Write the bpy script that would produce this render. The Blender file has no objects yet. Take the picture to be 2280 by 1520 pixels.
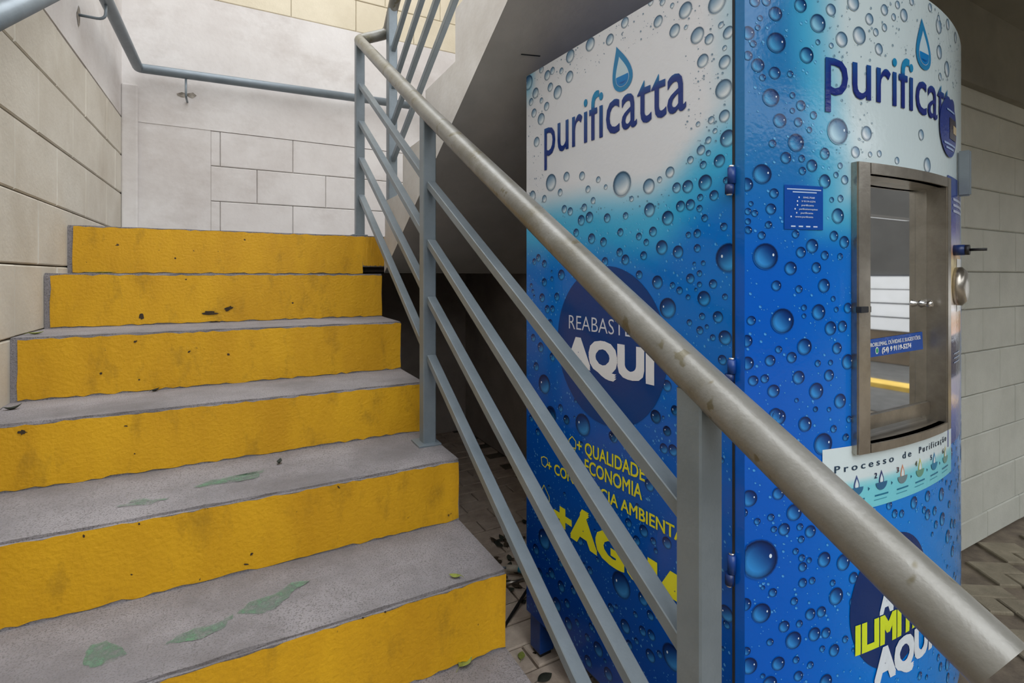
import bpy, bmesh, math, random
from mathutils import Vector, Matrix
random.seed(7)
SC = bpy.context.scene
COL = SC.collection

# ------------------------------------------------------------------ camera
E = 1.12                      # eye height above the paving
FPX = 1135.0                  # focal length in pixels of the 2280 x 1520 frame
CX, HY = 1140.0, 615.0        # principal column and horizon row
YAW = math.radians(28.4)
FW = Vector((math.sin(YAW), math.cos(YAW), 0)); RT = Vector((math.cos(YAW), -math.sin(YAW), 0))
cam = bpy.data.cameras.new('camera'); camo = bpy.data.objects.new('camera', cam); COL.objects.link(camo)
cam.sensor_width = 36; cam.lens = 36 * FPX / 2280; cam.shift_y = -(760 - HY) / 2280; cam.clip_start = .01
camo.location = (0, 0, E); camo.rotation_euler = (math.pi / 2, 0, -YAW)
SC.camera = camo
# ------------------------------------------------------------------ sky, exposure
w = bpy.data.worlds.new('sky'); SC.world = w; w.use_nodes = True
bg = w.node_tree.nodes['Background']; bg.inputs[0].default_value = (.93, .96, 1, 1); 
# overcast sky: luminance (1 + 2 sin(elevation)) / 3
_t = w.node_tree; _tc = _t.nodes.new('ShaderNodeTexCoord'); _sx = _t.nodes.new('ShaderNodeSeparateXYZ'); _mx = _t.nodes.new('ShaderNodeMath'); _ma = _t.nodes.new('ShaderNodeMath')
_mx.operation = 'MAXIMUM'; _mx.inputs[1].default_value = 0; _ma.operation = 'MULTIPLY_ADD'; _ma.inputs[1].default_value = .95; _ma.inputs[2].default_value = .475
_t.links.new(_tc.outputs['Generated'], _sx.inputs[0]); _t.links.new(_sx.outputs[2], _mx.inputs[0]); _t.links.new(_mx.outputs[0], _ma.inputs[0]); _t.links.new(_ma.outputs[0], bg.inputs[1])
SC.view_settings.view_transform = 'Standard'; SC.view_settings.look = 'None'
SC.view_settings.exposure = 1.92; SC.view_settings.gamma = 1; SC.view_settings.use_curve_mapping = False

# ------------------------------------------------------------------ pixel helpers (directions only; depth comes from the surface hit)
O = Vector((0, 0, E))
def ray(px, py): return FW + RT * ((px - CX) / FPX) + Vector((0, 0, (HY - py) / FPX))
def on_z(px, py, z): d = ray(px, py); return O + d * ((z - E) / d.z)
def on_y(px, py, y): d = ray(px, py); return O + d * (y / d.y)
def on_x(px, py, x): d = ray(px, py); return O + d * (x / d.x)

# ------------------------------------------------------------------ materials
def srgb(r, g, b):
    f = lambda c: (c / 255 / 12.92) if c / 255 <= .04045 else ((c / 255 + .055) / 1.055) ** 2.4
    return (f(r), f(g), f(b), 1)
def mat(name, base, rough=.6, metal=0, var=None, scale=6, bump=0, bscale=60, detail=6, spec=.5, specks=None, coat=0, stretch=None):
    m = bpy.data.materials.new(name); m.use_nodes = True; nt = m.node_tree; N = nt.nodes; L = nt.links
    p = N['Principled BSDF']; p.inputs['Base Color'].default_value = base; p.inputs['Roughness'].default_value = rough
    p.inputs['Metallic'].default_value = metal; p.inputs['Specular IOR Level'].default_value = spec
    if coat: p.inputs['Coat Weight'].default_value = coat; p.inputs['Coat Roughness'].default_value = .08
    g = N.new('ShaderNodeNewGeometry'); pos = g.outputs['Position']
    if stretch:
        mp = N.new('ShaderNodeVectorMath'); mp.operation = 'MULTIPLY'; mp.inputs[1].default_value = stretch
        L.new(pos, mp.inputs[0]); spos = mp.outputs[0]
    else: spos = pos
    out = None
    if var:
        n = N.new('ShaderNodeTexNoise'); n.inputs['Scale'].default_value = scale; n.inputs['Detail'].default_value = detail
        n.inputs['Roughness'].default_value = .65
        r = N.new('ShaderNodeValToRGB'); r.color_ramp.elements[0].position = .36; r.color_ramp.elements[1].position = .66
        r.color_ramp.elements[0].color = var; r.color_ramp.elements[1].color = base
        L.new(spos, n.inputs['Vector']); L.new(n.outputs[0], r.inputs[0]); out = r.outputs[0]
    if specks:
        col, sc, th = specks
        n2 = N.new('ShaderNodeTexNoise'); n2.inputs['Scale'].default_value = sc; n2.inputs['Detail'].default_value = 3
        r2 = N.new('ShaderNodeValToRGB'); r2.color_ramp.elements[0].position = th; r2.color_ramp.elements[1].position = th + .025
        mx = N.new('ShaderNodeMix'); mx.data_type = 'RGBA'
        if out: L.new(out, mx.inputs[6])
        else: mx.inputs[6].default_value = base
        mx.inputs[7].default_value = col
        L.new(pos, n2.inputs['Vector']); L.new(n2.outputs[0], r2.inputs[0]); L.new(r2.outputs[0], mx.inputs[0]); out = mx.outputs[2]
    if out: L.new(out, p.inputs['Base Color'])
    if bump:
        b = N.new('ShaderNodeBump'); b.inputs['Strength'].default_value = bump; b.inputs['Distance'].default_value = .004
        n3 = N.new('ShaderNodeTexNoise'); n3.inputs['Scale'].default_value = bscale; n3.inputs['Detail'].default_value = 5
        L.new(pos, n3.inputs['Vector']); L.new(n3.outputs[0], b.inputs['Height']); L.new(b.outputs[0], p.inputs['Normal'])
    return m
M = {}
M['white_block'] = mat('painted_block', srgb(214, 208, 194), .7, 0, srgb(196, 188, 172), 3, .25, 90)
M['white_plaster'] = mat('white_plaster', srgb(222, 218, 214), .75, 0, srgb(205, 199, 194), 2.2, .25, 40)
M['beige_block'] = mat('beige_block', srgb(222, 212, 188), .75, 0, srgb(208, 197, 172), 3, .25, 90)
M['mortar'] = mat('mortar', srgb(120, 108, 92), .9, 0, srgb(92, 82, 70), 9, .3, 90)
M['grey_block'] = mat('grey_block', srgb(188, 189, 179), .8, 0, srgb(174, 175, 165), 4, .3, 120)
M['grey_joint'] = mat('grey_joint', srgb(150, 150, 140), .9, 0, srgb(136, 136, 126), 12, .3, 120)
M['brown_concrete'] = mat('brown_grey_concrete', srgb(126, 123, 110), .85, 0, srgb(112, 109, 97), 4, .2, 90)
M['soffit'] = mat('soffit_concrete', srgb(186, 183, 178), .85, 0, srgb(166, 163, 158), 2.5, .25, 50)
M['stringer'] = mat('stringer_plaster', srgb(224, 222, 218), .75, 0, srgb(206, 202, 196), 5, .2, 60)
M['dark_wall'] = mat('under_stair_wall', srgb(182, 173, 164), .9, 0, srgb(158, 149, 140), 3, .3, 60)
M['tread'] = mat('tread_concrete', srgb(150, 145, 146), .85, 0, srgb(124, 120, 121), 4, .6, 240, 12, .3, (srgb(112, 108, 108), 320, .56))
M['yellow'] = mat('yellow_paint', srgb(216, 164, 20), .55, 0, srgb(198, 146, 14), 5, .5, 110, 8, .4, (srgb(70, 52, 26), 34, .735), 0, (1, 1, .35))
def grime(m, col, scale, lo, hi, stretch):
    nt = m.node_tree; N = nt.nodes; L = nt.links; p = N['Principled BSDF']; src = p.inputs['Base Color'].links[0].from_socket
    g = N.new('ShaderNodeNewGeometry'); v = N.new('ShaderNodeVectorMath'); v.operation = 'MULTIPLY'; v.inputs[1].default_value = stretch
    n = N.new('ShaderNodeTexNoise'); n.inputs['Scale'].default_value = scale; n.inputs['Detail'].default_value = 7; n.inputs['Roughness'].default_value = .7
    r = N.new('ShaderNodeValToRGB'); r.color_ramp.elements[0].position = lo; r.color_ramp.elements[1].position = hi
    mx = N.new('ShaderNodeMix'); mx.data_type = 'RGBA'; mx.inputs[7].default_value = col
    L.new(g.outputs['Position'], v.inputs[0]); L.new(v.outputs[0], n.inputs['Vector']); L.new(n.outputs[0], r.inputs[0]); L.new(r.outputs[0], mx.inputs[0])
    L.new(src, mx.inputs[6]); L.new(mx.outputs[2], p.inputs['Base Color'])
grime(M['yellow'], srgb(128, 98, 20), 14, .54, .92, (1, 1, .45))
grime(M['tread'], srgb(104, 99, 98), 3.2, .50, .78, (1, 1, 1))
grime(M['white_plaster'], srgb(178, 168, 160), 1.7, .50, .85, (1, 1, 1.6))
grime(M['white_block'], srgb(178, 165, 144), 2.2, .52, .88, (1, 1, .4))
M['yellow_edge'] = mat('yellow_worn_edge', srgb(236, 220, 150), .7, 0, srgb(160, 140, 90), 60, .4, 160)
M['steel'] = mat('grey_painted_steel', srgb(122, 132, 138), .40, .2, srgb(110, 120, 126), 9, .08, 200, 5, .5)
M['tube'] = mat('grey_tube', srgb(132, 131, 126), .36, .3, srgb(110, 108, 100), 9, .12, 180, 8, .5, (srgb(100, 95, 78), 22, .62))
grime(M['tube'], srgb(96, 90, 70), 5, .52, .72, (1, 1, 1))
M['stain'] = mat('rust_stain', srgb(104, 96, 86), .9, 0, srgb(170, 162, 150), 40)
M['stainless'] = mat('stainless_steel', srgb(178, 172, 162), .28, .9, srgb(150, 144, 134), 14, .05, 200)
M['mirror'] = mat('polished_pane', srgb(196, 198, 200), .035, 1.0)
M['chrome'] = mat('chrome', srgb(225, 225, 225), .1, 1.0)
M['black'] = mat('black_rubber', srgb(22, 22, 24), .5)
M['darkgap'] = mat('dark_gap', srgb(26, 30, 36), .7)
M['blue'] = mat('blue_enamel', srgb(20, 72, 150), .35, 0, srgb(16, 56, 124), 12, .05, 90)
M['navy'] = mat('navy_plastic', srgb(18, 44, 96), .35)
M['paver'] = mat('concrete_paver', srgb(204, 188, 170), .9, 0, srgb(170, 153, 137), 9, .6, 160, 8, .3)
M['paver_b'] = mat('concrete_paver_warm', srgb(144, 135, 116), .9, 0, srgb(120, 112, 95), 9, .6, 160, 8, .3)
M['soil'] = mat('joint_soil', srgb(122, 110, 94), .95, 0, srgb(92, 82, 70), 14, .6, 80)
M['green'] = mat('green_paint_stain', srgb(98, 138, 106), .85, 0, srgb(110, 126, 114), 26, .4, 260, 8)
def ragged(m):
    nt = m.node_tree; N = nt.nodes; L = nt.links; o = N['Material Output']; p = N['Principled BSDF']
    t = N.new('ShaderNodeBsdfTransparent'); s = N.new('ShaderNodeMixShader'); n = N.new('ShaderNodeTexNoise'); n.inputs['Scale'].default_value = 38; n.inputs['Detail'].default_value = 9; n.inputs['Roughness'].default_value = .75
    g = N.new('ShaderNodeNewGeometry'); r = N.new('ShaderNodeValToRGB'); r.color_ramp.elements[0].position = .34; r.color_ramp.elements[1].position = .66
    L.new(g.outputs['Position'], n.inputs['Vector']); L.new(n.outputs[0], r.inputs[0]); L.new(r.outputs[0], s.inputs[0]); L.new(t.outputs[0], s.inputs[1]); L.new(p.outputs[0], s.inputs[2]); L.new(s.outputs[0], o.inputs[0])
ragged(M['green'])
M['chip'] = mat('exposed_dark_render', srgb(66, 52, 34), .9, 0, srgb(48, 38, 26), 60, .4, 160)
M['leaf_green'] = mat('green_leaf', srgb(150, 158, 74), .6, 0, srgb(112, 122, 50), 60)
M['leaf_dark'] = mat('dry_leaf', srgb(92, 74, 52), .8, 0, srgb(52, 42, 30), 60)
M['leaf_black'] = mat('dark_leaf', srgb(52, 56, 44), .8, 0, srgb(36, 38, 30), 60)
M['pvc'] = mat('white_pvc', srgb(214, 206, 190), .5, 0, srgb(190, 180, 160), 30)
M['teal'] = mat('teal_plastic', srgb(40, 140, 170), .45)
M['white_paint'] = mat('white_shutter', srgb(240, 240, 240), .5, 0, srgb(228, 228, 226), 4)
M['asphalt'] = mat('asphalt', srgb(96, 94, 90), .9, 0, srgb(78, 76, 72), 9, .4, 120)
M['curb'] = mat('yellow_curb', srgb(232, 196, 96), .8, 0, srgb(204, 166, 70), 9)
M['street_wall'] = mat('street_wall', srgb(120, 104, 84), .9, 0, srgb(100, 88, 72), 4)
M['facade'] = mat('grey_facade', srgb(92, 90, 86), .9, 0, srgb(80, 78, 74), 2)
def print_mat():
    m = bpy.data.materials.new('printed_vinyl'); m.use_nodes = True; nt = m.node_tree; N = nt.nodes; L = nt.links
    p = N['Principled BSDF']; p.inputs['Roughness'].default_value = .15; p.inputs['Specular IOR Level'].default_value = .35
    a = N.new('ShaderNodeAttribute'); a.attribute_name = 'ink'; L.new(a.outputs['Color'], p.inputs['Base Color'])
    g = N.new('ShaderNodeNewGeometry'); n = N.new('ShaderNodeTexNoise'); n.inputs['Scale'].default_value = 90; n.inputs['Detail'].default_value = 2
    b = N.new('ShaderNodeBump'); b.inputs['Strength'].default_value = .35; b.inputs['Distance'].default_value = .0012
    L.new(g.outputs['Position'], n.inputs['Vector']); L.new(n.outputs[0], b.inputs['Height']); L.new(b.outputs[0], p.inputs['Normal'])
    return m
M['print'] = print_mat()

# ------------------------------------------------------------------ object helpers
def link(name, me, parent=None):
    o = bpy.data.objects.new(name, me); COL.objects.link(o)
    if parent: o.parent = parent
    return o
def empty(name, loc, label, cat, rz=0, group=None):
    o = bpy.data.objects.new(name, None); COL.objects.link(o); o.location = loc; o.rotation_euler = (0, 0, rz)
    tag(o, label, cat, group); return o
def tag(o, label=None, cat=None, group=None, kind=None):
    if label: o['label'] = label
    if cat: o['category'] = cat
    if group: o['group'] = group
    if kind: o['kind'] = kind
    return o
def pyd(name, vs, fs, mats, parent=None, smooth=False, fm=None, off=None):
    me = bpy.data.meshes.new(name)
    if off is not None: vs = [(v[0] - off[0], v[1] - off[1], v[2] - off[2]) for v in vs]
    me.from_pydata([tuple(v) for v in vs], [], fs)
    for m in (mats if isinstance(mats, (list, tuple)) else [mats]): me.materials.append(M[m])
    if fm: me.polygons.foreach_set('material_index', fm)
    if smooth: me.polygons.foreach_set('use_smooth', [True] * len(me.polygons))
    me.update(); return link(name, me, parent)
BF = [(0, 3, 2, 1), (4, 5, 6, 7), (0, 1, 5, 4), (1, 2, 6, 5), (2, 3, 7, 6), (3, 0, 4, 7)]
def boxv(x0, x1, y0, y1, z0, z1):
    return [(x0, y0, z0), (x1, y0, z0), (x1, y1, z0), (x0, y1, z0), (x0, y0, z1), (x1, y0, z1), (x1, y1, z1), (x0, y1, z1)]
def box(name, x0, x1, y0, y1, z0, z1, m, parent=None, bev=0):
    o = pyd(name, boxv(x0, x1, y0, y1, z0, z1), BF, m, parent)
    if bev:
        bm = bmesh.new(); bm.from_mesh(o.data); bmesh.ops.bevel(bm, geom=bm.edges[:], offset=bev, segments=2, profile=.6, affect='EDGES')
        bm.to_mesh(o.data); bm.free()
    return o
def tube_geo(pts, r, seg=20, cap=True):
    pts = [Vector(p) for p in pts]; n = len(pts); vs = []; fs = []
    t0 = (pts[1] - pts[0]).normalized(); up = Vector((0, 0, 1)) if abs(t0.z) < .9 else Vector((1, 0, 0))
    a = t0.cross(up).normalized()
    for i, p in enumerate(pts):
        if i == 0: t = (pts[1] - p).normalized(); k = 1; mit = t
        elif i == n - 1: t = (p - pts[i - 1]).normalized(); mit = t
        else:
            ta = (p - pts[i - 1]).normalized(); tb = (pts[i + 1] - p).normalized(); mit = (ta + tb).normalized(); t = mit
        a = (a - t * a.dot(t)).normalized(); b = t.cross(a)
        rr = r[i] if isinstance(r, (list, tuple)) else r
        for k in range(seg):
            q = 2 * math.pi * k / seg
            vs.append(p + a * (rr * math.cos(q)) + b * (rr * math.sin(q)))
    for i in range(n - 1):
        for k in range(seg):
            k2 = (k + 1) % seg
            fs.append((i * seg + k, i * seg + k2, (i + 1) * seg + k2, (i + 1) * seg + k))
    if cap:
        fs.append(tuple(range(seg - 1, -1, -1))); fs.append(tuple((n - 1) * seg + k for k in range(seg)))
    return vs, fs
def tube(name, pts, r, m, parent=None, seg=20, cap=True, off=None):
    vs, fs = tube_geo(pts, r, seg, cap)
    o = pyd(name, vs, fs, m, parent, True, off=off)
    for p in o.data.polygons:
        if len(p.vertices) > 4: p.use_smooth = False
    return o
def bend(pts, r, n=6):
    """round the corners of a polyline"""
    pts = [Vector(p) for p in pts]; out = [pts[0]]
    for i in range(1, len(pts) - 1):
        a, p, b = pts[i - 1], pts[i], pts[i + 1]
        d1 = (a - p); d2 = (b - p); k = min(r, d1.length * .45, d2.length * .45)
        s = p + d1.normalized() * k; e = p + d2.normalized() * k
        for j in range(n + 1):
            t = j / n; out.append(s * (1 - t) ** 2 + p * (2 * t * (1 - t)) + e * t * t)
    return out + [pts[-1]]
def bar(name, p0, p1, wdt, hgt, m, parent=None):
    """rectangular tube between two points: wdt across, hgt in the vertical plane"""
    p0, p1 = Vector(p0), Vector(p1); t = (p1 - p0).normalized()
    up = Vector((0, 0, 1)) if abs(t.z) < .95 else Vector((0, 1, 0))
    s = t.cross(up).normalized() * wdt / 2; u = s.cross(t).normalized() * hgt / 2; c = .12
    prof = [(-1, -1 + c), (-1 + c, -1), (1 - c, -1), (1, -1 + c), (1, 1 - c), (1 - c, 1), (-1 + c, 1), (-1, 1 - c)]
    vs = [p + s * a + u * b for p in (p0, p1) for a, b in prof]
    fs = [(k, (k + 1) % 8, 8 + (k + 1) % 8, 8 + k) for k in range(8)] + [tuple(range(7, -1, -1)), tuple(range(8, 16))]
    return pyd(name, vs, fs, m, parent)
_bc = {}
def block(name, axis, a0, a1, z0, z1, face, inward, depth, m, parent):
    """chamfered block; axis 'y' lies in a plane x=face, axis 'x' in a plane y=face; inward = sign into the wall"""
    L_, H_ = round(a1 - a0, 4), round(z1 - z0, 4); key = (axis, L_, H_, inward, m, depth)
    if key not in _bc:
        c = .004; vs = []
        for d, k in ((0, c), (c, 0), (depth, 0)):
            for (a, z) in ((k, k), (L_ - k, k), (L_ - k, H_ - k), (k, H_ - k)):
                vs.append((inward * d, a, z) if axis == 'y' else (a, inward * d, z))
        fs = [(0, 1, 2, 3)]
        for q in (0, 4): fs += [(q + k, q + (k + 1) % 4, q + 4 + (k + 1) % 4, q + 4 + k) for k in range(4)]
        me = bpy.data.meshes.new(name); me.from_pydata(vs, [], fs); me.materials.append(M[m])
        bm = bmesh.new(); bm.from_mesh(me); bmesh.ops.recalc_face_normals(bm, faces=bm.faces); 
        f0 = min(bm.faces, key=lambda f: abs(f.calc_center_median()[0 if axis == 'y' else 1]))
        want = -inward; got = f0.normal[0 if axis == 'y' else 1]
        if got * want < 0: bmesh.ops.reverse_faces(bm, faces=bm.faces)
        bm.to_mesh(me); bm.free(); _bc[key] = me
    o = link(name, _bc[key], parent); o.location = (face, a0, z0) if axis == 'y' else (a0, face, z0); return o
def course(parent, axis, lo, hi, z0, z1, first, pitch, face, inward, m, gv=.0035, gh=.006, depth=.03):
    js = []; k = first
    while k > lo: k -= pitch
    k += pitch
    js = [lo]
    while k < hi - .02:
        if k > lo + .02: js.append(k)
        k += pitch
    js.append(hi)
    for a, b in zip(js, js[1:]):
        jit = random.uniform(-.0012, .0012)
        block('block', axis, a + (0 if a == lo else gv / 2), b - gv / 2, z0 + gh / 2, z1 - gh / 2, face + jit, inward, depth, m, parent)
def struct(o, label=None):
    o['kind'] = 'structure'
    if label: o['label'] = label
    return o

# ================================================================== SETTING
WL, WB, WR = -.548, 3.446, 1.476        # left wall, back wall, wall beyond the upper flight
LAND = E + .19
# ---- left wall
wl = struct(box('wall_left', WL - .16, WL - .012, -1.2, WB + .2, 0, E + 3.6, 'mortar'), 'white painted block wall with open joints left of the stairs')
rows = [E + .035 + .2075 * k for k in range(-3, 5)]
for i in range(len(rows) - 1):
    course(wl, 'y', .45, WB, rows[i], rows[i + 1], 1.925 if (i + 1) % 2 else 2.1175, .385, WL, -1, 'white_block', .003, .0045)
box('plaster_panel', WL - .05, WL, -1.2, WB, rows[-1] + .003, E + 3.6, 'white_plaster', wl)
box('plaster_panel', WL - .05, WL, -1.2, .445, 0, rows[-1], 'white_block', wl)
# ---- back wall
wb = struct(box('wall_back', WL - .16, 2.4, WB + .012, WB + .2, 0, E + 3.6, 'mortar'), 'white plastered back wall above the stair landing')
box('plaster_panel', WL, -.132, WB, WB + .05, E + .05, E + .8505, 'white_plaster', wb)
box('plaster_panel', WL, WR, WB - .003, WB + .05, E + .8495, E + 1.61, 'white_plaster', wb)
for k in range(4):
    z0 = E + .0275 + .2055 * k
    course(wb, 'x', -.132, WR, z0, z0 + .2055, -.084 if k % 2 else .11, .394, WB, 1, 'white_plaster', .002, .0028)
for k in range(9):
    z0 = E + 1.613 + .2075 * k
    course(wb, 'x', WL, WR, z0, z0 + .2075, .1 if k % 2 else .3, .394, WB, 1, 'beige_block', .002, .0025)
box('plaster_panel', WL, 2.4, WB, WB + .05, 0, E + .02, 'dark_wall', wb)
tr = struct(box('trim_1', WL, WL + .075, WB - .022, WB, LAND, E + 1.05, 'white_plaster', None, .01), 'plaster fillet filling the corner above the landing')
# ---- wall beyond the upper flight (under-stair side wall)
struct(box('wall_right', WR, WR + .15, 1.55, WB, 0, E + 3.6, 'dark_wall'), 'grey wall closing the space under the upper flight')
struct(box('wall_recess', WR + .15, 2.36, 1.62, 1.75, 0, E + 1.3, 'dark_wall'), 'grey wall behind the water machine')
# ---- wall on the far right
YF = .952
wf = struct(box('wall_front', 2.206, 4.896, YF + .008, YF + .85, 0, E + 1.5, 'grey_joint'), 'grey painted block wall to the right of the machine')
zs = [0] + [E + v for v in (-1.005, -.834, -.664, -.494, -.316, -.138, .018, .199, .37, .54, .70)]
for i in range(1, len(zs) - 1):
    course(wf, 'x', 2.2, 4.4, zs[i], zs[i + 1], 2.45 if i % 2 else 2.62, .335, YF, 1, 'grey_block', .002, .0028)
course(wf, 'x', 2.2, 4.4, 0, zs[1], 2.5, .335, YF, 1, 'grey_block', .002, .0028)
box('plaster_panel', 2.2, 4.4, YF, YF + .04, zs[-1] + .003, E + .776, 'grey_block', wf)
box('plaster_panel', 4.405, 4.9, YF, YF + .04, 0, E + .776, 'grey_block', wf)
struct(box('trim_2', 2.198, 4.902, YF - .03, YF + .1, E + .776, E + 1.1, 'brown_concrete'), 'darker brown grey band along the top of the block wall')  # darker coloured band, slightly proud, above the lighter blocks
struct(box('ceiling', WR + .02, 4.9, -1.6, 1.6, E + 1.1, E + 1.3, 'brown_concrete'), 'dark concrete slab over the machine')

# ---- ground
fl = struct(pyd('floor', boxv(-8, 14, -14, 4.2, -.2, -.012), BF, 'soil'), 'paved ground around the stairs and the machine')
def paver(x, y, rz, lx, ly, m):
    key = ('pv', lx, ly, m)
    if key not in _bc:
        o = box('paver', -lx / 2, lx / 2, -ly / 2, ly / 2, -.03, 0, m); bm = bmesh.new(); bm.from_mesh(o.data)
        bmesh.ops.bevel(bm, geom=[e for e in bm.edges if all(v.co.z > -.01 for v in e.verts)], offset=.004, segments=1, affect='EDGES')
        bm.to_mesh(o.data); bm.free(); _bc[key] = o.data; bpy.data.objects.remove(o)
    o = link('paver', _bc[key], fl); o.location = (x, y, random.uniform(-.0015, .0008)); o.rotation_euler = (random.uniform(-.004, .004), random.uniform(-.004, .004), rz); return o
# running bond beside the stairs
for j in range(34):
    y = .32 + j * .098
    for i in range(4):
        x = .66 + i * .205 + (.1 if j % 2 else 0)
        if y > 1.0 and x > .62 + .30 * y + .25: continue
        if j > 19 and x > 1.42: continue
        paver(x, y, 0, .199, .093, 'paver')
# herringbone on the open side (bricks 0.10 x 0.20 laid at 45 degrees)
U = .08; cnt = 0
for a in range(-40, 40):
    for b in range(-16, 16):
        # unit cell vectors (U,U) and (2U,-2U): one horizontal and one vertical brick
        ox = a * U + b * 2 * U; oy = a * U - b * 2 * U
        for (qx, qy, rot) in ((ox + U, oy + U / 2, 0), (ox + 2.5 * U, oy + U, math.pi / 2)):
            c, s = math.cos(math.radians(57)), math.sin(math.radians(57))
            X = 2.6 + qx * c - qy * s; Y = .3 + qx * s + qy * c
            if not (Y < YF - .06 and X > 1.0 and X < 3.45 and Y > -.2): continue
            if X < 1.95 and Y > .18: continue
            if Y < .10 * X - .25 or X + Y < 1.5: continue
            paver(X, Y, math.radians(57) + rot, 2 * U - .006, U - .006, 'paver_b'); cnt += 1
# ---- across the lane on the right (seen only mirrored in the machine's pane)
struct(box('street_wall_low', 7.4, 7.6, -12, 6, 0, .42, 'street_wall'), 'brown low wall across the lane')
sw = struct(box('street_wall_white', 7.42, 7.6, -12, 6, .42, E + .02, 'darkgap'), 'white slatted shutter across the lane')
for k in range(4): box('slat', 7.38, 7.419, -12, 6, .425 + k * .178, .425 + k * .178 + (.16 if k != 2 else .166), 'white_paint', sw)
struct(box('street_wall_upper', 7.42, 7.6, -12, 6, E + .02, 3.0, 'facade'), 'grey facade across the lane')
struct(box('wall_sky_block', -9, 9, -6.4, -6.2, 0, 3.2, 'facade'), 'unseen grey wall added across the forecourt to cut sky reflections')  # unseen, added to block low sky and darken reflections in the vinyl front
struct(box('road', 4.7, 7.38, -12, 6, -.011, -.004, 'asphalt'), 'asphalt lane beside the building')
struct(box('curb', 5.7, 5.95, -12, 6, -.01, .04, 'curb'), 'yellow painted curb across the lane')

# ================================================================== LOWER FLIGHT
XR, XL = .545, WL
Y = [0, 2.43, 2.175, 1.89, 1.62, 1.319, 1.04, .765, .49]
T = [0, .19, .01, -.17, -.348, -.509, -.677, -.853, -1.0]
st = empty('staircase', ((XL + XR) / 2, .49, 0), 'concrete staircase with yellow painted risers rising to the landing', 'staircase')
st.location = (0, 0, 0)
def riser_paint(parent, x0, x1, y, z0, z1):
    n = 60; vs = []; fs = []; rows_ = 5
    for i in range(n + 1):
        x = x0 + (x1 - x0) * i / n
        jt = random.uniform(-.0035, .0015); jb = random.uniform(-.001, .006)
        for j in range(rows_):
            t = j / (rows_ - 1); z = (z0 + jb) * (1 - t) + (z1 + jt) * t
            vs.append((x + (random.uniform(-.002, .002) if i in (0, n) else 0), y - .0025 + random.uniform(-.0009, .0009), z))
    for i in range(n):
        for j in range(rows_ - 1):
            a = i * rows_ + j; fs.append((a, a + rows_, a + rows_ + 1, a + 1))
    return pyd('riser_paint', vs, fs, 'yellow', parent, True)
def step_mesh(name, x0, x1, y0, y1, z0, z1, parent):
    o = box(name, x0, x1, y0, y1, z0, z1, 'tread', parent)
    bm = bmesh.new(); bm.from_mesh(o.data)
    bmesh.ops.subdivide_edges(bm, edges=[e for e in bm.edges if abs(e.verts[0].co.x - e.verts[1].co.x) > .3], cuts=26)
    bmesh.ops.bevel(bm, geom=[e for e in bm.edges if all(v.co.z > z1 - .001 and v.co.y < y0 + .001 for v in e.verts)], offset=.006, segments=2, affect='EDGES')
    for v in bm.verts:
        if v.co.z > z1 - .008 and v.co.y < y0 + .01: v.co.z += random.uniform(-.0015, .0012); v.co.y += random.uniform(-.0015, .001)
    bm.to_mesh(o.data); bm.free(); return o
steps = {}
for k in range(2, 9):
    y1 = Y[k - 1] + .001
    z0 = E + T[k + 1] if k < 8 else .001
    s = step_mesh('step', XL, XR, Y[k], y1, z0, E + T[k], st); steps[k] = s
    riser_paint(s, XL + .016, XR - .001, Y[k], z0 + .001, E + T[k] - .005)
# solid mass under the treads
prof = [(Y[8] + .05, .002), (1.2, .002), (Y[1] - .002, .62), (Y[1] - .002, .80), (Y[8] + .05, .01)]
vs = [(x, y, z) for x in (XL + .01, XR - .012) for y, z in prof]; n = len(prof)
pyd('waist_slab', vs, [tuple(range(n)), tuple(range(2 * n - 1, n - 1, -1))] + [(k, n + k, n + (k + 1) % n, (k + 1) % n) for k in range(n)], 'soffit', st)
# landing slab with its yellow nosing
ld = step_mesh('landing', XL, WR, Y[1], WB, E + .045, LAND, st)
box('riser_block', XL, XR - .03, Y[1] + .001, Y[1] + .2, E + T[2], E + .046, 'tread', ld)
riser_paint(ld, XL + .016, XR - .025, Y[1], E + T[2] + .002, LAND - .004)
riser_paint(ld, XR - .025, .64, Y[1], E + .047, LAND - .004)
# chips of lost paint and green stains
def blob(name, pts, m, parent):
    me_v = pts; return pyd(name, me_v, [tuple(range(len(me_v)))], m, parent)
def chip(px, py, wpx, hpx, k, ang=0):
    y = Y[k] - .0045; vs = []
    for j in range(14):
        a = 2 * math.pi * j / 14; r = random.uniform(.55, 1.15)
        dx, dy = wpx / 2 * r * math.cos(a), hpx / 2 * r * math.sin(a); ca, sa = math.cos(ang), math.sin(ang)
        vs.append(on_y(px + dx * ca - dy * sa, py + dx * sa + dy * ca, y))
    blob('paint_chip', vs[::-1], 'chip', steps.get(k, ld))
for c in ((315, 704, 12, 18, 2), (468, 697, 36, 12, 2), (509, 686, 26, 10, 2, -.4), (478, 717, 26, 6, 2), (301, 760, 11, 5, 3, -.3), (421, 783, 8, 4, 3, -.6),
          (225, 831, 8, 6, 3, -.6), (310, 845, 5, 4, 3), (310, 1166, 6, 7, 5), (160, 1100, 8, 4, 4), (560, 1233, 10, 7, 5, -.9), (549, 1256, 14, 4, 5), (1192, 1453, 14, 5, 6), (186, 1193, 7, 9, 5), (858, 1362, 6, 5, 6),
          (808, 1375, 6, 4, 6), (754, 1084, 9, 4, 5, .9), (280, 948, 10, 3, 4), (300, 1010, 6, 3, 4), (50, 962, 22, 12, 4), (390, 575, 5, 5, 2), (1192, 1453, 14, 5, 6)): chip(*c)
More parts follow.
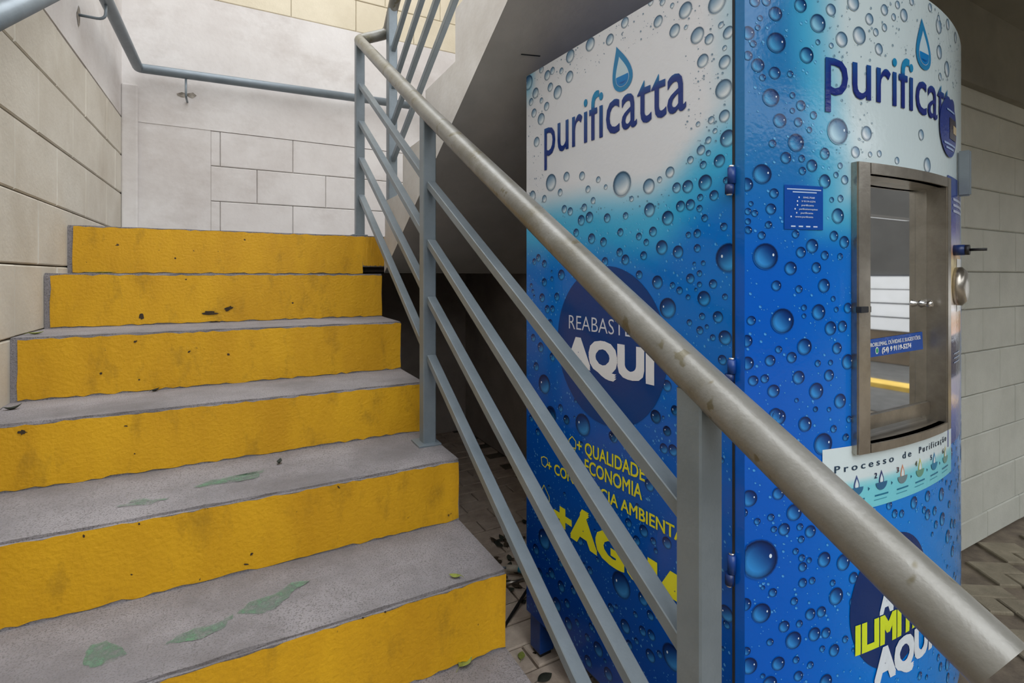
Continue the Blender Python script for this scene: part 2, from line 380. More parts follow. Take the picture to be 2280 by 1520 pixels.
def stain(outline, k):
    pts = []
    n = len(outline)
    for i in range(n):
        (x0, y0), (x1, y1) = outline[i], outline[(i + 1) % n]
        for j in range(4):
            t = j / 4; pts.append(on_z(x0 + (x1 - x0) * t + random.uniform(-4, 4), y0 + (y1 - y0) * t + random.uniform(-2, 2), E + T[k] + .0015))
    bm = bmesh.new(); bm.faces.new([bm.verts.new(p) for p in pts[::-1]]); bmesh.ops.triangulate(bm, faces=bm.faces[:])
    if sum(f.normal.z * f.calc_area() for f in bm.faces) < 0: bmesh.ops.reverse_faces(bm, faces=bm.faces[:])
    me = bpy.data.meshes.new('paint_stain'); bm.to_mesh(me); bm.free(); me.materials.append(M['green']); link('paint_stain', me, steps[k])
stain([(182, 1478), (195, 1440), (235, 1425), (270, 1440), (283, 1455), (250, 1472), (210, 1486)], 6)
stain([(365, 1435), (400, 1410), (470, 1390), (520, 1368), (500, 1398), (430, 1425)], 6)
stain([(530, 1365), (555, 1340), (620, 1320), (650, 1295), (690, 1292), (660, 1310), (625, 1345), (590, 1365)], 6)
stain([(260, 1130), (300, 1110), (380, 1108), (330, 1122)], 5)
stain([(430, 1085), (470, 1068), (560, 1055), (590, 1045), (570, 1064), (490, 1078)], 5)
stain([(700, 866), (790, 852), (860, 848), (790, 860)], 3) if False else None

# ================================================================== UPPER FLIGHT
uf = empty('upper_stair_flight', (0, 0, 0), 'white edged concrete upper stair flight climbing over the water machine', 'staircase')
X0, X1 = .62, WR
sof = lambda y: E + .082 + .558 * (2.31 - y)
RY = [2.416 - .295 * k for k in range(10)]; RZ = [E + .356 + .168 * k for k in range(10)]
def prism(name, prof, x0, x1, mats, parent):
    n = len(prof); vs = [(x, y, z) for x in (x0, x1) for y, z in prof]
    fs = [tuple(range(n)), tuple(range(2 * n - 1, n - 1, -1))] + [(k, n + k, n + (k + 1) % n, (k + 1) % n) for k in range(n)]
    me = bpy.data.meshes.new(name); me.from_pydata(vs, [], fs)
    for m in mats: me.materials.append(M[m])
    bm = bmesh.new(); bm.from_mesh(me); bmesh.ops.recalc_face_normals(bm, faces=bm.faces); bm.to_mesh(me); bm.free()
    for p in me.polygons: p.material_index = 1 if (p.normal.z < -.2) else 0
    me.update(); return link(name, me, parent)
yend = RY[9] - .25
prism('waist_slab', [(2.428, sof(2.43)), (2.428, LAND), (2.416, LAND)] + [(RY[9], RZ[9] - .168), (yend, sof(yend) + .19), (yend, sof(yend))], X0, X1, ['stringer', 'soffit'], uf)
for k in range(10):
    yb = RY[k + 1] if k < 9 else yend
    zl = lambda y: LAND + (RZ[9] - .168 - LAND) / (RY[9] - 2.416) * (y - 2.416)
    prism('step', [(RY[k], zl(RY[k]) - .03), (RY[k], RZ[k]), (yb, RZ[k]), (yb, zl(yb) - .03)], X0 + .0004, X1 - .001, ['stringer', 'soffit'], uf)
# hairline crack in the soffit
def on_sof(px, py):
    d = ray(px, py); t = (E + .082 + .558 * 2.31 - E) / (d.z + .558 * d.y); return O + d * t * .998
a, b = on_sof(1160, 121), on_sof(1203, 125); dz = Vector((0, .0018, -.001))
pyd('crack', [a - dz, b - dz, b + dz, a + dz], [(0, 1, 2, 3)], 'darkgap', uf)

# ================================================================== RAILING
XP = .515
rl = empty('stair_railing', (0, 0, 0), 'grey steel stair railing with round handrail, square posts and four sloping bars', 'railing')
posts = [(2.475, LAND), (1.495, E + T[5]), (.455, .001)]
railz = {2.475: E + 1.125, 1.495: E + .503, .455: E - .130}
HS = .04
yend_r, zend_r = .165, E - .299
tubepts = [(XP, yend_r, zend_r), (XP, .455, E - .130), (XP, 1.495, E + .500), (XP, 2.50, E + 1.128)]
pD = Vector((.665, 2.485, E + 1.20))
rail_up = (XP, 2.50, E + 1.128)
sl2 = .50
vs_, fs_ = tube_geo(bend(tubepts[:3] + [(XP, 2.49, E + 1.128), (.66, 2.52, E + 1.205), (.67, 2.44, E + 1.315), (.67, 2.44 - 1.6, E + 1.315 + 1.6 * sl2)], .03), .0255, 28, False)
hr = pyd('handrail', vs_, fs_, 'tube', rl, True)
# open end of the tube: dark inside disc set back
d = (Vector(tubepts[1]) - Vector(tubepts[0])).normalized()
tube('tube_end', [Vector(tubepts[0]) + d * .002, Vector(tubepts[0]) + d * .012], .0245, 'darkgap', rl, 24)
for (py_, zb) in posts:
    p = bar('post', (XP, py_, zb + .004), (XP, py_, railz[py_] - .012), HS, HS, 'steel', rl)
    box('base_plate', XP - .04, XP + .03 if py_ > 2 else XP + .03, py_ - .04, py_ + .04, zb, zb + .006, 'steel', rl, .0015)
offs = [.214, .389, .561, .737]
for (ya, yb) in ((2.475, 1.495), (1.495, .455)):
    for o_, o2 in zip(offs, offs if yb > 1 else (.190, .364, .540, .716)):
        bar('bar', (XP + .004, ya - HS / 2, railz[ya] - o_ - .012), (XP + .004, yb + HS / 2, railz[yb] - o2 + .012), .027, .021, 'steel', rl)
# upper flight post and bars
XD, YD = .665, 2.46
bar('post', (XD, YD, RZ[0] - .1), (XD, YD, E + 1.29), .042, .05, 'steel', rl)
for zb in (1.095, .915, .742, .565):
    bar('bar', (XD + .002, YD - .02, E + zb), (XD + .002, YD - .02 - 1.9, E + zb + 1.9 * sl2), .02, .026, 'steel', rl)
bar('post', (XD, YD - 1.3, E + .95), (XD, YD - 1.3, E + 1.94), .042, .05, 'steel', rl)

# ================================================================== WALL HANDRAIL
wh = empty('wall_handrail', (0, 0, 0), 'grey round handrail fixed along the left and back walls', 'handrail')
XW, YW, ZW = -.462, 3.35, E + 1.115
tube('rail_tube', bend([(XW, .35, ZW - .635 * 2.03), (XW, 2.38, ZW), (XW, YW, ZW), (WR - .1, YW, ZW + .045)], .022, 5), .0245, 'steel', wh, 24)
def bracket(p, wallpt):
    p = Vector(p); q = Vector(wallpt); mid = Vector((p.x, p.y, q.z))
    bk = tube('bracket', bend([p, mid, q], .03, 5), .0055, 'steel', wh, 10)
    return bk
pb = on_y(414, 172, YW); bracket((pb.x, YW, ZW - .02), (pb.x, WB - .002, E + .995))
pyd('fixing_stain', [on_y(x, y, WB - .0045) for x, y in ((393, 208), (405, 205), (416, 208), (430, 206), (438, 213), (428, 219), (418, 214), (408, 217), (396, 213))][::-1], [tuple(range(9))], 'stain', wh)
bracket((XW, 2.58, ZW - .02), (WL, 2.58, ZW - .085))
pyd('fixing_stain', [(WL + .0015, 2.58 + .03 * math.cos(a) * random.uniform(.6, 1.1), ZW - .09 + .04 * math.sin(a) * random.uniform(.6, 1.2)) for a in [i * math.pi / 6 for i in range(12)]], [tuple(range(12))], 'stain', wh)
bracket((XW, 1.2, ZW - .635 * 1.18 - .02), (WL, 1.2, ZW - .635 * 1.18 - .1))
# ---- MACHINE SECTION ----
# ================================================================== WATER MACHINE
P0 = Vector((.812, .638, 0)); MROT = math.radians(3.6)
MW, MD, MR, DT = 1.007, .692, 1.30, .0235
MZ0, MZ1 = E - 1.002, E + .601
MC, MS = math.cos(MROT), math.sin(MROT)
KR = math.sqrt(MR * MR - MW * MW / 4)
wm = empty('water_vending_machine', P0, 'tall blue and white water vending machine covered in printed droplets', 'vending machine', MROT)
def loc_ray(px, py):
    d = ray(px, py); o = O - P0
    return (Vector((o.x * MC + o.y * MS, -o.x * MS + o.y * MC, o.z)), Vector((d.x * MC + d.y * MS, -d.x * MS + d.y * MC, d.z)))
def side_px(px, py):                      # -> (distance from the front corner, height)
    o, d = loc_ray(px, py); t = -o.x / d.x; p = o + d * t; return p.y, p.z
def front_px(px, py):                     # -> (position along the front, height)
    o, d = loc_ray(px, py); cx, cy = MW / 2, KR - DT
    A = d.x ** 2 + d.y ** 2; B = 2 * ((o.x - cx) * d.x + (o.y - cy) * d.y); C = (o.x - cx) ** 2 + (o.y - cy) ** 2 - MR * MR
    disc = max(B * B - 4 * A * C, 0); t = (-B - math.sqrt(disc)) / (2 * A); p = o + d * t; return p.x, p.z
def arc(a): return DT + math.sqrt(MR * MR - (a - MW / 2) ** 2) - KR
def S3(s, z, e=0): return (-e, s, z)                       # point on the printed side
def F3(a, z, e=0):                                         # point on the bowed front
    nx = (a - MW / 2) / MR; ny = math.sqrt(1 - nx * nx); return (a + nx * e, -arc(a) - ny * e, z)
def sm(x, a, b): t = min(1, max(0, (x - a) / (b - a))); return t * t * (3 - 2 * t)
def mixc(a, b, t): return tuple(a[i] + (b[i] - a[i]) * t for i in range(3))
def lin(c): return srgb(*c)
WHT, CYN, BLU, MID, DEE = (216, 219, 224), (60, 168, 214), (4, 112, 202), (4, 92, 188), (4, 62, 146)
def side_col(s, z):
    p = 1 - s / MD; q = (z - MZ0) / (MZ1 - MZ0)
    qb = .712 + .075 * sm(p, .7, 1.02) - .01 * sm(p, .35, .65)
    t = q - qb
    c = mixc(mixc(DEE, MID, sm(q, -.05, .45) * (.55 + .45 * p)), BLU, sm(q, .35, .62))
    c = mixc(c, CYN, sm(t, -.085, -.005)); c = mixc(c, WHT, sm(t, -.01, .07))
    c = mixc(c, CYN, .75 * sm(q, .93, 1.0) * sm(.09 - p, 0, .09)); c = mixc(c, (120, 180, 206), .5 * sm(p, .9, 1.02) * sm(t, 0, .1))
    return c
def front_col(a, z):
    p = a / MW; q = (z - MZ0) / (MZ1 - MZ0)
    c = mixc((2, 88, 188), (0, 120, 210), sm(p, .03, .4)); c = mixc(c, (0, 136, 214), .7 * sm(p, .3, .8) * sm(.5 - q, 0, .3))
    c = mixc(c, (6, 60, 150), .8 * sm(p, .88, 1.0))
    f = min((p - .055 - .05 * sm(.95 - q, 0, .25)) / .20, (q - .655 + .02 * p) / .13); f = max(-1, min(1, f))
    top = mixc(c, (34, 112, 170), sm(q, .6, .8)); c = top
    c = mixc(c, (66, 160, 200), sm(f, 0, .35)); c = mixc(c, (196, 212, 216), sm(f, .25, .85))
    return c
def ink(o, cols):
    at = o.data.color_attributes.new('ink', 'FLOAT_COLOR', 'POINT')
    flat = []
    for c in cols: flat += [c[0], c[1], c[2], 1.0]
    at.data.foreach_set('color', flat)
    return o
def decal(name, P, pts, faces, col, e, parent, cols=None):
    o = pyd(name, [P(a, b, e) for a, b in pts], faces, 'print', parent)
    return ink(o, cols if cols else [lin(col)] * len(pts))
def flat_poly(name, P, pts, col, e, parent):
    """filled polygon, fanned from its centre"""
    c = (sum(p[0] for p in pts) / len(pts), sum(p[1] for p in pts) / len(pts)); n = len(pts)
    return decal(name, P, list(pts) + [c], [(k, (k + 1) % n, n) for k in range(n)], col, e, parent)
def rect(name, P, a0, a1, z0, z1, col, e, parent, n=10, colf=None, nz=1):
    pts = [(a0 + (a1 - a0) * i / n, z0 + (z1 - z0) * j / nz) for i in range(n + 1) for j in range(nz + 1)]
    k = nz + 1; fs = [(i * k + j, (i + 1) * k + j, (i + 1) * k + j + 1, i * k + j + 1) for i in range(n) for j in range(nz)]
    return decal(name, P, pts, fs, col, e, parent, [lin(colf(*p)) for p in pts] if colf else None)
_tx = {}
def text2d(s, off=0.0):
    if (s, off) in _tx: return _tx[(s, off)]
    if off > 0:                                   # heavier weight: the glyphs overprinted with small shifts
        v, f = text2d(s, 0.0); V = []; F = []
        for k in range(9):
            dx, dy = off * (k % 3 - 1), off * (k // 3 - 1); n = len(V)
            V += [(x + dx, y + dy) for x, y in v]; F += [tuple(i + n for i in q) for q in f]
        _tx[(s, off)] = (V, F); return V, F
    cu = bpy.data.curves.new('lettering', 'FONT'); cu.body = s; cu.size = 1; cu.offset = off; cu.resolution_u = 3; cu.fill_mode = 'FRONT'
    ob = bpy.data.objects.new('lettering', cu); COL.objects.link(ob)
    dg = bpy.context.evaluated_depsgraph_get(); me = bpy.data.meshes.new_from_object(ob.evaluated_get(dg))
    v = [(p.co.x, p.co.y) for p in me.vertices]; f = [tuple(p.vertices) for p in me.polygons]
    bpy.data.objects.remove(ob); bpy.data.curves.remove(cu); bpy.data.meshes.remove(me); _tx[(s, off)] = (v, f); return v, f
def cap_h(ch, off=0.0): v, f = text2d(ch, off); return max(p[1] for p in v)
def letters(name, s, P, a0, z0, wid, cap, col, e, parent, off=0.0, ref='H', sgn=1, shear=0, slope=0, colf=None):
    v, f = text2d(s, off); x0 = min(p[0] for p in v); x1 = max(p[0] for p in v)
    sx = wid / (x1 - x0); sy = cap / cap_h(ref, off)
    loc = [((x - x0) * sx, y * sy) for x, y in v]
    pts = [(a0 + sgn * (x + shear * y), z0 + y + slope * x) for x, y in loc]
    if off > 0:                                   # keep the overprinted layers from lying in one plane
        n9 = len(pts) // 9
        o = pyd(name, [P(p[0], p[1], e + .00006 * (i // n9)) for i, p in enumerate(pts)], f, 'print', parent)
        return ink(o, [lin(colf(x, y)) for x, y in loc] if colf else [lin(col)] * len(pts))
    return decal(name, P, pts, f, col, e, parent, [lin(colf(x, y)) for x, y in loc] if colf else None)
def side_text(name, s, L_, base, R_, captop, col, off=0.0, e=.0016, ref='H', colf=None, slope=0):
    s0, z0 = side_px(L_, base); s1, _ = side_px(R_, base); _, zc = side_px(L_, captop)
    return letters(name, s, S3, s0, z0, s0 - s1, zc - z0, col, e, side_panel, off, ref, -1, 0, slope, colf)
def front_text(name, s, L_, base, R_, captop, col, off=0.0, e=.0022, ref='H', wid=None, colf=None, parent=None):
    a0, z0 = front_px(L_, base); a1, _ = front_px(R_, base); _, zc = front_px(L_, captop)
    return letters(name, s, F3, a0, z0, wid or a1 - a0, zc - z0, col, e, parent or door, off, ref, 1, 0, 0, colf)

# ---- cabinet
cab = box('cabinet', .001, MW, .001, MD, MZ0, MZ1, 'blue', wm)
box('base_frame', .02, MW - .02, .03, MD - .03, MZ0 - .028, MZ0 - .001, 'black', wm)
for (lx, ly) in ((.008, MD - .058), (MW - .058, MD - .058), (.03, .02), (MW - .08, .02)):
    lg = box('leg', lx, lx + .05, ly, ly + .05, .0135, MZ0 - .001, 'blue', wm, .002)
    box('foot', lx + .006, lx + .044, ly + .006, ly + .044, .001, .0135, 'black', lg)
NS, NZ = 40, 100
pts = [(MD * i / NS, MZ0 + (MZ1 - MZ0) * j / NZ) for i in range(NS + 1) for j in range(NZ + 1)]
fs = [(i * (NZ + 1) + j, i * (NZ + 1) + j + 1, (i + 1) * (NZ + 1) + j + 1, (i + 1) * (NZ + 1) + j) for i in range(NS) for j in range(NZ)]
side_panel = decal('side_panel', S3, pts, fs, None, .0004, wm, [lin(side_col(*p)) for p in pts])

# ---- door with the bowed front and the opening for the serving hatch
aF0, zF1 = front_px(1895, 362); _, zF0 = front_px(1897, 1008); aF1, _ = front_px(2101, 560)
aI0, _ = front_px(1924, 560); aI1, _ = front_px(2093, 560)
_, zI1 = front_px(1926, 389); _, zI0 = front_px(1926, 984)
door = None
av = sorted(set([0, MW, aI0, aI1] + [MW * i / 60 for i in range(61) if all(abs(MW * i / 60 - q) > .006 for q in (aI0, aI1))]))
zv = sorted(set([MZ0, MZ1, zI0, zI1] + [MZ0 + (MZ1 - MZ0) * j / 90 for j in range(91) if all(abs(MZ0 + (MZ1 - MZ0) * j / 90 - q) > .006 for q in (zI0, zI1))]))
vs = []; cols = []; fs = []
for a in av:
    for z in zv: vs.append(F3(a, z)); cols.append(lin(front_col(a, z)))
nz = len(zv)
for i in range(len(av) - 1):
    for j in range(nz - 1):
        if av[i] > aI0 - 1e-6 and av[i + 1] < aI1 + 1e-6 and zv[j] > zI0 - 1e-6 and zv[j + 1] < zI1 + 1e-6: continue
        fs.append((i * nz + j, (i + 1) * nz + j, (i + 1) * nz + j + 1, i * nz + j + 1))
# edges of the door: left, right, top, bottom, back
def strip(f, edge_a):
    b = len(vs)
    for z in zv: vs.append((edge_a, -.004, z)); cols.append(lin(front_col(edge_a, z))); vs.append(F3(edge_a, z)); cols.append(lin(front_col(edge_a, z)))
    for j in range(nz - 1):
        q = (b + 2 * j, b + 2 * j + 1, b + 2 * j + 3, b + 2 * j + 2); fs.append(q if f else q[::-1])
strip(1, 0); strip(0, MW)
for z, fl_ in ((MZ1, 0), (MZ0, 1)):
    b = len(vs)
    for a in av: vs.append((a, -.004, z)); cols.append(lin(front_col(a, z))); vs.append(F3(a, z)); cols.append(lin(front_col(a, z)))
    for i in range(len(av) - 1):
        q = (b + 2 * i, b + 2 * i + 2, b + 2 * i + 3, b + 2 * i + 1); fs.append(q if fl_ else q[::-1])
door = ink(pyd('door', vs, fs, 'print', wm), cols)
for p in door.data.polygons: p.use_smooth = False

# ---- droplets printed on both faces
def droplets(name, P, colf, drops, lo, hi, parent, bad):
    vs = []; fs = []; cols = []
    cl = lambda a, z: (min(hi, max(lo, a)), min(MZ1, max(MZ0, z)))
    def add(rings, a, z, seg, colr, asp=1.0):
        b = len(vs); c0 = colr(0, 0); A, Z = cl(a, z); vs.append(P(A, Z, E_)); cols.append(lin(c0))
        for r in rings:
            for k in range(seg):
                q = 2 * math.pi * k / seg; x, y = math.cos(q), math.sin(q)
                A, Z = cl(a + x * r[1] * asp, z + y * r[1]); vs.append(P(A, Z, E_)); cols.append(lin(colr(x * r[0], y * r[0])))
        for k in range(seg): fs.append((b, b + 1 + k, b + 1 + (k + 1) % seg))
        for i in range(len(rings) - 1):
            for k in range(seg): fs.append((b + 1 + i * seg + k, b + 1 + (i + 1) * seg + k, b + 1 + (i + 1) * seg + (k + 1) % seg, b + 1 + i * seg + (k + 1) % seg))
    sgn = -1 if P is S3 else 1
    for (a, z, r) in drops:
        c = colf(min(hi, max(lo, a)), z); lum = (c[0] * .3 + c[1] * .6 + c[2] * .1) / 255; white = sm(lum, .5, .8)
        dark = mixc(mixc(c, (2, 30, 84), .82), mixc(c, (60, 104, 142), .72), white); light = mixc(mixc(c, (120, 214, 246), .42), (222, 228, 230), white)
        rim = mixc((4, 26, 66), (44, 72, 96), white)
        def colr(x, y, c=c, dark=dark, light=light, rim=rim):
            rr = math.hypot(x, y); d = (-.62 * x * sgn - .55 * y)
            if P is S3: d = (.62 * -x * sgn * -1 * .6 - .75 * y)
            cc = mixc(dark, light, sm(d, -.75, .7))
            k = sm(rr, .72, .95) * (.6 + .45 * sm(-d, -.9, .4)); cc = mixc(cc, rim, k)
            return mixc(cc, c, .75 * sm(rr, .97, 1.02))
        E_ = .0009 if P is S3 else .0009
        add([(.35, r * .35), (.62, r * .62), (.82, r * .82), (.93, r * .93), (1.02, r * 1.03)], a, z, 22, colr)
        E_ = .0012
        if white < .6 and r > .006:
            add([(1, r * .11)], a + sgn * r * (.60 if P is F3 else -.50), z + r * .12, 8, lambda x, y: (214, 232, 242), .7)
    E_ = .0007
    for _ in range(3600):
        a = random.uniform(lo + .003, hi - .003); z = random.uniform(MZ0 + .004, MZ1 - .004); r = random.choice((.0008, .001, .0012, .0015, .002, .003))
        if bad(a, z): continue
        c = colf(a, z); lum = (c[0] * .3 + c[1] * .6 + c[2] * .1) / 255
        if lum > .6: add([(1, r)], a, z, 7, lambda x, y: mixc(c, (70, 100, 124), .65 if (x * sgn + y) > -.2 else .1))
        else: add([(1, r)], a, z, 7, lambda x, y: mixc(c, (130, 206, 246), .55) if (x * sgn * -1 - y) > -.3 else mixc(c, (0, 40, 110), .6))
    return tag(ink(pyd(name, vs, fs, 'print', parent), cols), 'printed water droplets', None, None, 'stuff')
def conv(f, lst, ox, oy, sc):
    out = []
    for (x, y, r) in lst:
        px, py = ox + x * sc, oy + y * sc; a, z = f(px, py); _, z2 = f(px, py - r * sc); out.append((a, z, abs(z2 - z)))
    return out
SD = conv(side_px, [(1358, 20, 70), (1145, 70, 55), (960, 145, 40), (1072, 208, 45), (1225, 240, 55), (1305, 265, 36), (1435, 220, 42), (1262, 412, 46), (1410, 420, 46), (1403, 602, 65), (1408, 785, 42), (1430, 935, 58), (1375, 1088, 44), (1278, 1235, 54), (1300, 948, 24), (1250, 1015, 34), (1300, 1035, 20), (1178, 1082, 26), (1265, 1115, 27), (1040, 1165, 38), (1160, 1262, 44), (1085, 1270, 36), (970, 1215, 22), (897, 1260, 52), (715, 1245, 86), (555, 1215, 22), (445, 1190, 30), (340, 1195, 33), (235, 1235, 58), (297, 1302, 26), (485, 1280, 25), (520, 1357, 24), (735, 153, 36), (633, 268, 38), (500, 300, 46), (365, 380, 45), (360, 520, 40), (280, 625, 46), (205, 720, 30), (168, 805, 40), (120, 765, 30), (138, 960, 34), (130, 630, 36), (230, 590, 30), (210, 510, 34), (245, 480, 26), (170, 470, 26), (100, 690, 26), (82, 560, 50), (440, 1490, 36), (495, 1470, 38), (615, 1475, 32), (740, 1460, 25), (902, 1420, 48), (1025, 1475, 50), (1112, 1395, 38), (1178, 1385, 38), (1240, 1410, 24), (1245, 1335, 24), (1338, 1322, 36), (1275, 1475, 26), (460, 1405, 28), (365, 1430, 28), (325, 1415, 28), (110, 1325, 36), (190, 1345, 26), (1420, 1220, 24), (1385, 170, 22), (1148, 185, 16), (1410, 325, 18), (910, 15, 24), (990, 15, 24), (1055, 38, 18), (305, 480, 22), (170, 680, 20), (1345, 885, 18), (1230, 840, 18), (1320, 812, 26), (780, 1345, 20), (605, 1265, 18)], 1150, 0, .329)
SD += conv(side_px, [(925, 108, 34), (1405, 75, 28), (1225, 120, 30), (985, 215, 50), (1095, 245, 44), (1225, 220, 28), (862, 270, 30), (738, 298, 36), (700, 248, 30), (705, 112, 28), (590, 178, 32), (510, 155, 36), (405, 115, 28), (600, 310, 30), (832, 400, 30), (955, 450, 46), (1178, 425, 34), (1332, 462, 32), (1270, 560, 52), (1413, 548, 22), (1058, 470, 22), (1105, 505, 26), (1025, 625, 70), (1365, 685, 40), (1258, 680, 24), (1172, 722, 22), (1243, 775, 28), (1413, 825, 50), (1395, 975, 34), (1020, 1150, 40), (305, 400, 36), (190, 450, 28), (190, 325, 26), (150, 285, 26), (122, 310, 22), (175, 555, 30), (275, 548, 28), (210, 632, 28), (245, 630, 24), (230, 725, 26), (115, 825, 26), (165, 890, 34), (135, 1020, 30), (245, 955, 30), (190, 1140, 66), (235, 1345, 58), (450, 1415, 76), (340, 1380, 32), (945, 1360, 46), (1022, 1455, 32), (300, 1300, 26), (1075, 1320, 34), (650, 1490, 34), (1437, 285, 100), (1265, 320, 18), (1205, 325, 14), (1240, 390, 22), (1240, 465, 20), (1290, 750, 16), (830, 140, 26), (880, 180, 24), (1165, 130, 22)], 1150, 480, .329)
SD += conv(side_px, [(310, 60, 44), (395, 82, 24), (883, 65, 36), (655, 180, 30), (945, 145, 28), (928, 240, 28), (978, 250, 32), (850, 440, 34), (988, 30, 26), (818, 690, 32), (780, 742, 26), (735, 645, 24), (945, 755, 32), (870, 745, 20), (695, 985, 70), (815, 1060, 36), (275, 735, 54), (230, 790, 28), (365, 860, 26), (315, 920, 28), (368, 992, 30), (435, 1012, 24), (345, 1090, 36), (400, 1085, 24), (408, 1195, 32), (455, 1188, 18), (532, 1212, 20), (570, 1335, 38), (515, 1400, 30), (625, 1470, 34), (718, 1210, 36), (640, 1110, 24), (855, 1150, 26), (812, 1235, 26), (860, 1258, 28), (855, 1370, 34), (905, 1362, 20), (975, 1380, 70), (740, 1310, 24), (525, 905, 22), (510, 1270, 20), (470, 740, 28), (205, 75, 20), (240, 150, 20), (250, 920, 28), (1270, 1140, 44), (1270, 1200, 22)], 1100, 900, .408)
FD = conv(front_px, [(370, 90, 46), (532, 35, 46), (875, 20, 52), (730, 65, 40), (645, 152, 60), (1078, 65, 36), (1163, 32, 26), (1205, 100, 42), (980, 125, 38), (1138, 112, 24), (800, 257, 50), (915, 232, 58), (1022, 210, 26), (1078, 180, 26), (375, 278, 66), (572, 360, 52), (1042, 320, 38), (645, 275, 18), (732, 297, 18), (225, 285, 22), (255, 180, 18), (270, 118, 18), (190, 362, 30), (255, 425, 44), (365, 475, 40), (285, 505, 22), (465, 482, 22), (340, 635, 58), (480, 620, 20), (535, 687, 34), (480, 720, 18), (398, 785, 46), (518, 795, 30), (617, 750, 26), (590, 845, 20), (775, 855, 86), (962, 868, 48), (503, 928, 58), (350, 935, 26), (690, 1000, 38), (890, 990, 38), (437, 1027, 38), (540, 1032, 24), (607, 1078, 40), (545, 1112, 26), (283, 1132, 64), (180, 1200, 44), (360, 1258, 32), (690, 1180, 46), (820, 1170, 30), (763, 1138, 20), (790, 1078, 20), (1317, 878, 36), (1357, 1075, 50), (792, 1292, 24), (775, 1405, 50), (735, 1300, 18), (340, 1360, 36), (1045, 1000, 22), (985, 1005, 18), (1160, 1045, 24), (1432, 170, 50), (1490, 160, 36), (1435, 340, 46), (1485, 450, 52), (1440, 500, 26), (1540, 245, 36), (235, 1388, 22), (190, 1375, 22), (210, 1325, 16), (190, 1440, 20), (325, 1462, 24), (190, 1495, 24), (1375, 50, 28), (235, 10, 34), (310, 8, 30), (190, 215, 44), (1255, 10, 26), (1430, 120, 22)], 1600, 0, .342)
FD += conv(front_px, [(305, 265, 86), (195, 95, 22), (280, 128, 26), (322, 60, 22), (500, 120, 26), (750, 132, 34), (817, 172, 40), (608, 197, 46), (535, 238, 36), (790, 265, 22), (690, 258, 30), (468, 342, 44), (635, 338, 36), (685, 455, 46), (375, 455, 34), (522, 478, 26), (745, 540, 18), (555, 598, 20), (650, 627, 52), (555, 652, 16), (415, 685, 82), (212, 682, 30), (728, 732, 46), (805, 720, 38), (765, 610, 18), (180, 815, 40), (558, 852, 54), (770, 862, 38), (390, 870, 24), (475, 922, 36), (335, 942, 36), (840, 950, 50), (185, 960, 44), (645, 960, 22), (728, 955, 18), (225, 1073, 34), (300, 1060, 28), (520, 1052, 44), (718, 1038, 38), (357, 1140, 42), (635, 1140, 54), (790, 1205, 48), (390, 1310, 50), (563, 1357, 48), (630, 1258, 18), (718, 1260, 16), (828, 1440, 24), (840, 600, 34)], 1600, 480, .342)
FD += conv(front_px, [(310, 55, 36), (470, 105, 40), (570, 215, 60), (690, 180, 18), (528, 25, 14), (325, 485, 34), (165, 512, 46), (135, 590, 24), (412, 588, 46), (285, 615, 20), (210, 637, 18), (357, 680, 34), (500, 692, 34), (443, 667, 20), (450, 735, 20), (420, 800, 18), (575, 845, 42), (680, 860, 46), (735, 945, 32), (220, 845, 108), (458, 885, 26), (458, 972, 26), (510, 960, 20), (640, 1045, 48), (295, 1025, 24), (412, 1072, 22), (142, 1090, 36), (232, 1137, 54), (500, 1143, 32), (560, 1130, 30), (357, 1210, 32), (440, 1195, 20), (408, 1285, 48), (522, 1252, 38), (585, 1245, 30), (630, 1340, 34), (150, 1345, 24), (165, 1425, 46), (325, 1412, 38), (422, 1392, 20), (435, 1480, 28), (280, 1520, 40), (585, 1510, 40), (735, 1075, 30), (500, 1420, 20), (690, 1280, 20), (280, 1295, 20), (930, 550, 24), (960, 595, 24), (998, 595, 22), (1065, 535, 34), (1140, 500, 30), (1215, 490, 36), (1120, 575, 20), (1178, 580, 24), (1140, 600, 30), (1220, 625, 36), (1270, 650, 26), (1185, 655, 22), (1250, 720, 36), (1275, 800, 30), (1210, 1430, 24), (1250, 1490, 26), (1265, 270, 36)], 1600, 900, .408)
# the print goes on around the far side of the front and above the frame
for _ in range(26): FD.append((random.uniform(.93, MW), random.uniform(MZ0 + .05, MZ1 - .03), random.uniform(.006, .016)))
nSD, nFD = len(SD), len(FD)
for _ in range(130):
    SD.append((random.uniform(.02, MD - .02), random.uniform(MZ0 + .03, MZ0 + .66 * (MZ1 - MZ0)), random.uniform(.0035, .0075)))
    FD.append((random.uniform(.03, MW - .03), random.uniform(MZ0 + .03, MZ0 + .62 * (MZ1 - MZ0)), random.uniform(.0035, .0075)))
for _ in range(90): FD.append((random.uniform(.45, MW - .02), random.uniform(MZ0 + .03, MZ0 + .6 * (MZ1 - MZ0)), random.uniform(.005, .0089)))
for _ in range(40): FD.append((random.uniform(.62, MW - .02), random.uniform(MZ0 + .03, MZ0 + .6 * (MZ1 - MZ0)), random.uniform(.010, .020)))
def spaced(lst, N0):
    out = []
    for d in lst:
        if len(out) < N0 or all(math.hypot(d[0] - e[0], d[1] - e[1]) > d[2] + e[2] + .001 for e in out): out.append(d)
    return out
SD = spaced(SD, nSD); FD = spaced(FD, nFD)
def bad_side(a, z):
    p = 1 - a / MD; q = (z - MZ0) / (MZ1 - MZ0); return .14 < p < .84 and .74 < q < .95
def bad_front(a, z):
    p = a / MW; q = (z - MZ0) / (MZ1 - MZ0)
    return (aF0 < a < aF1 and zF0 < z < zF1) or (.3 < p < .95 and .76 < q < .90)
FD = [d for d in FD if not (aF0 + d[2] * .3 < d[0] < aF1 - d[2] * .3 and zF0 < d[1] < zF1)]
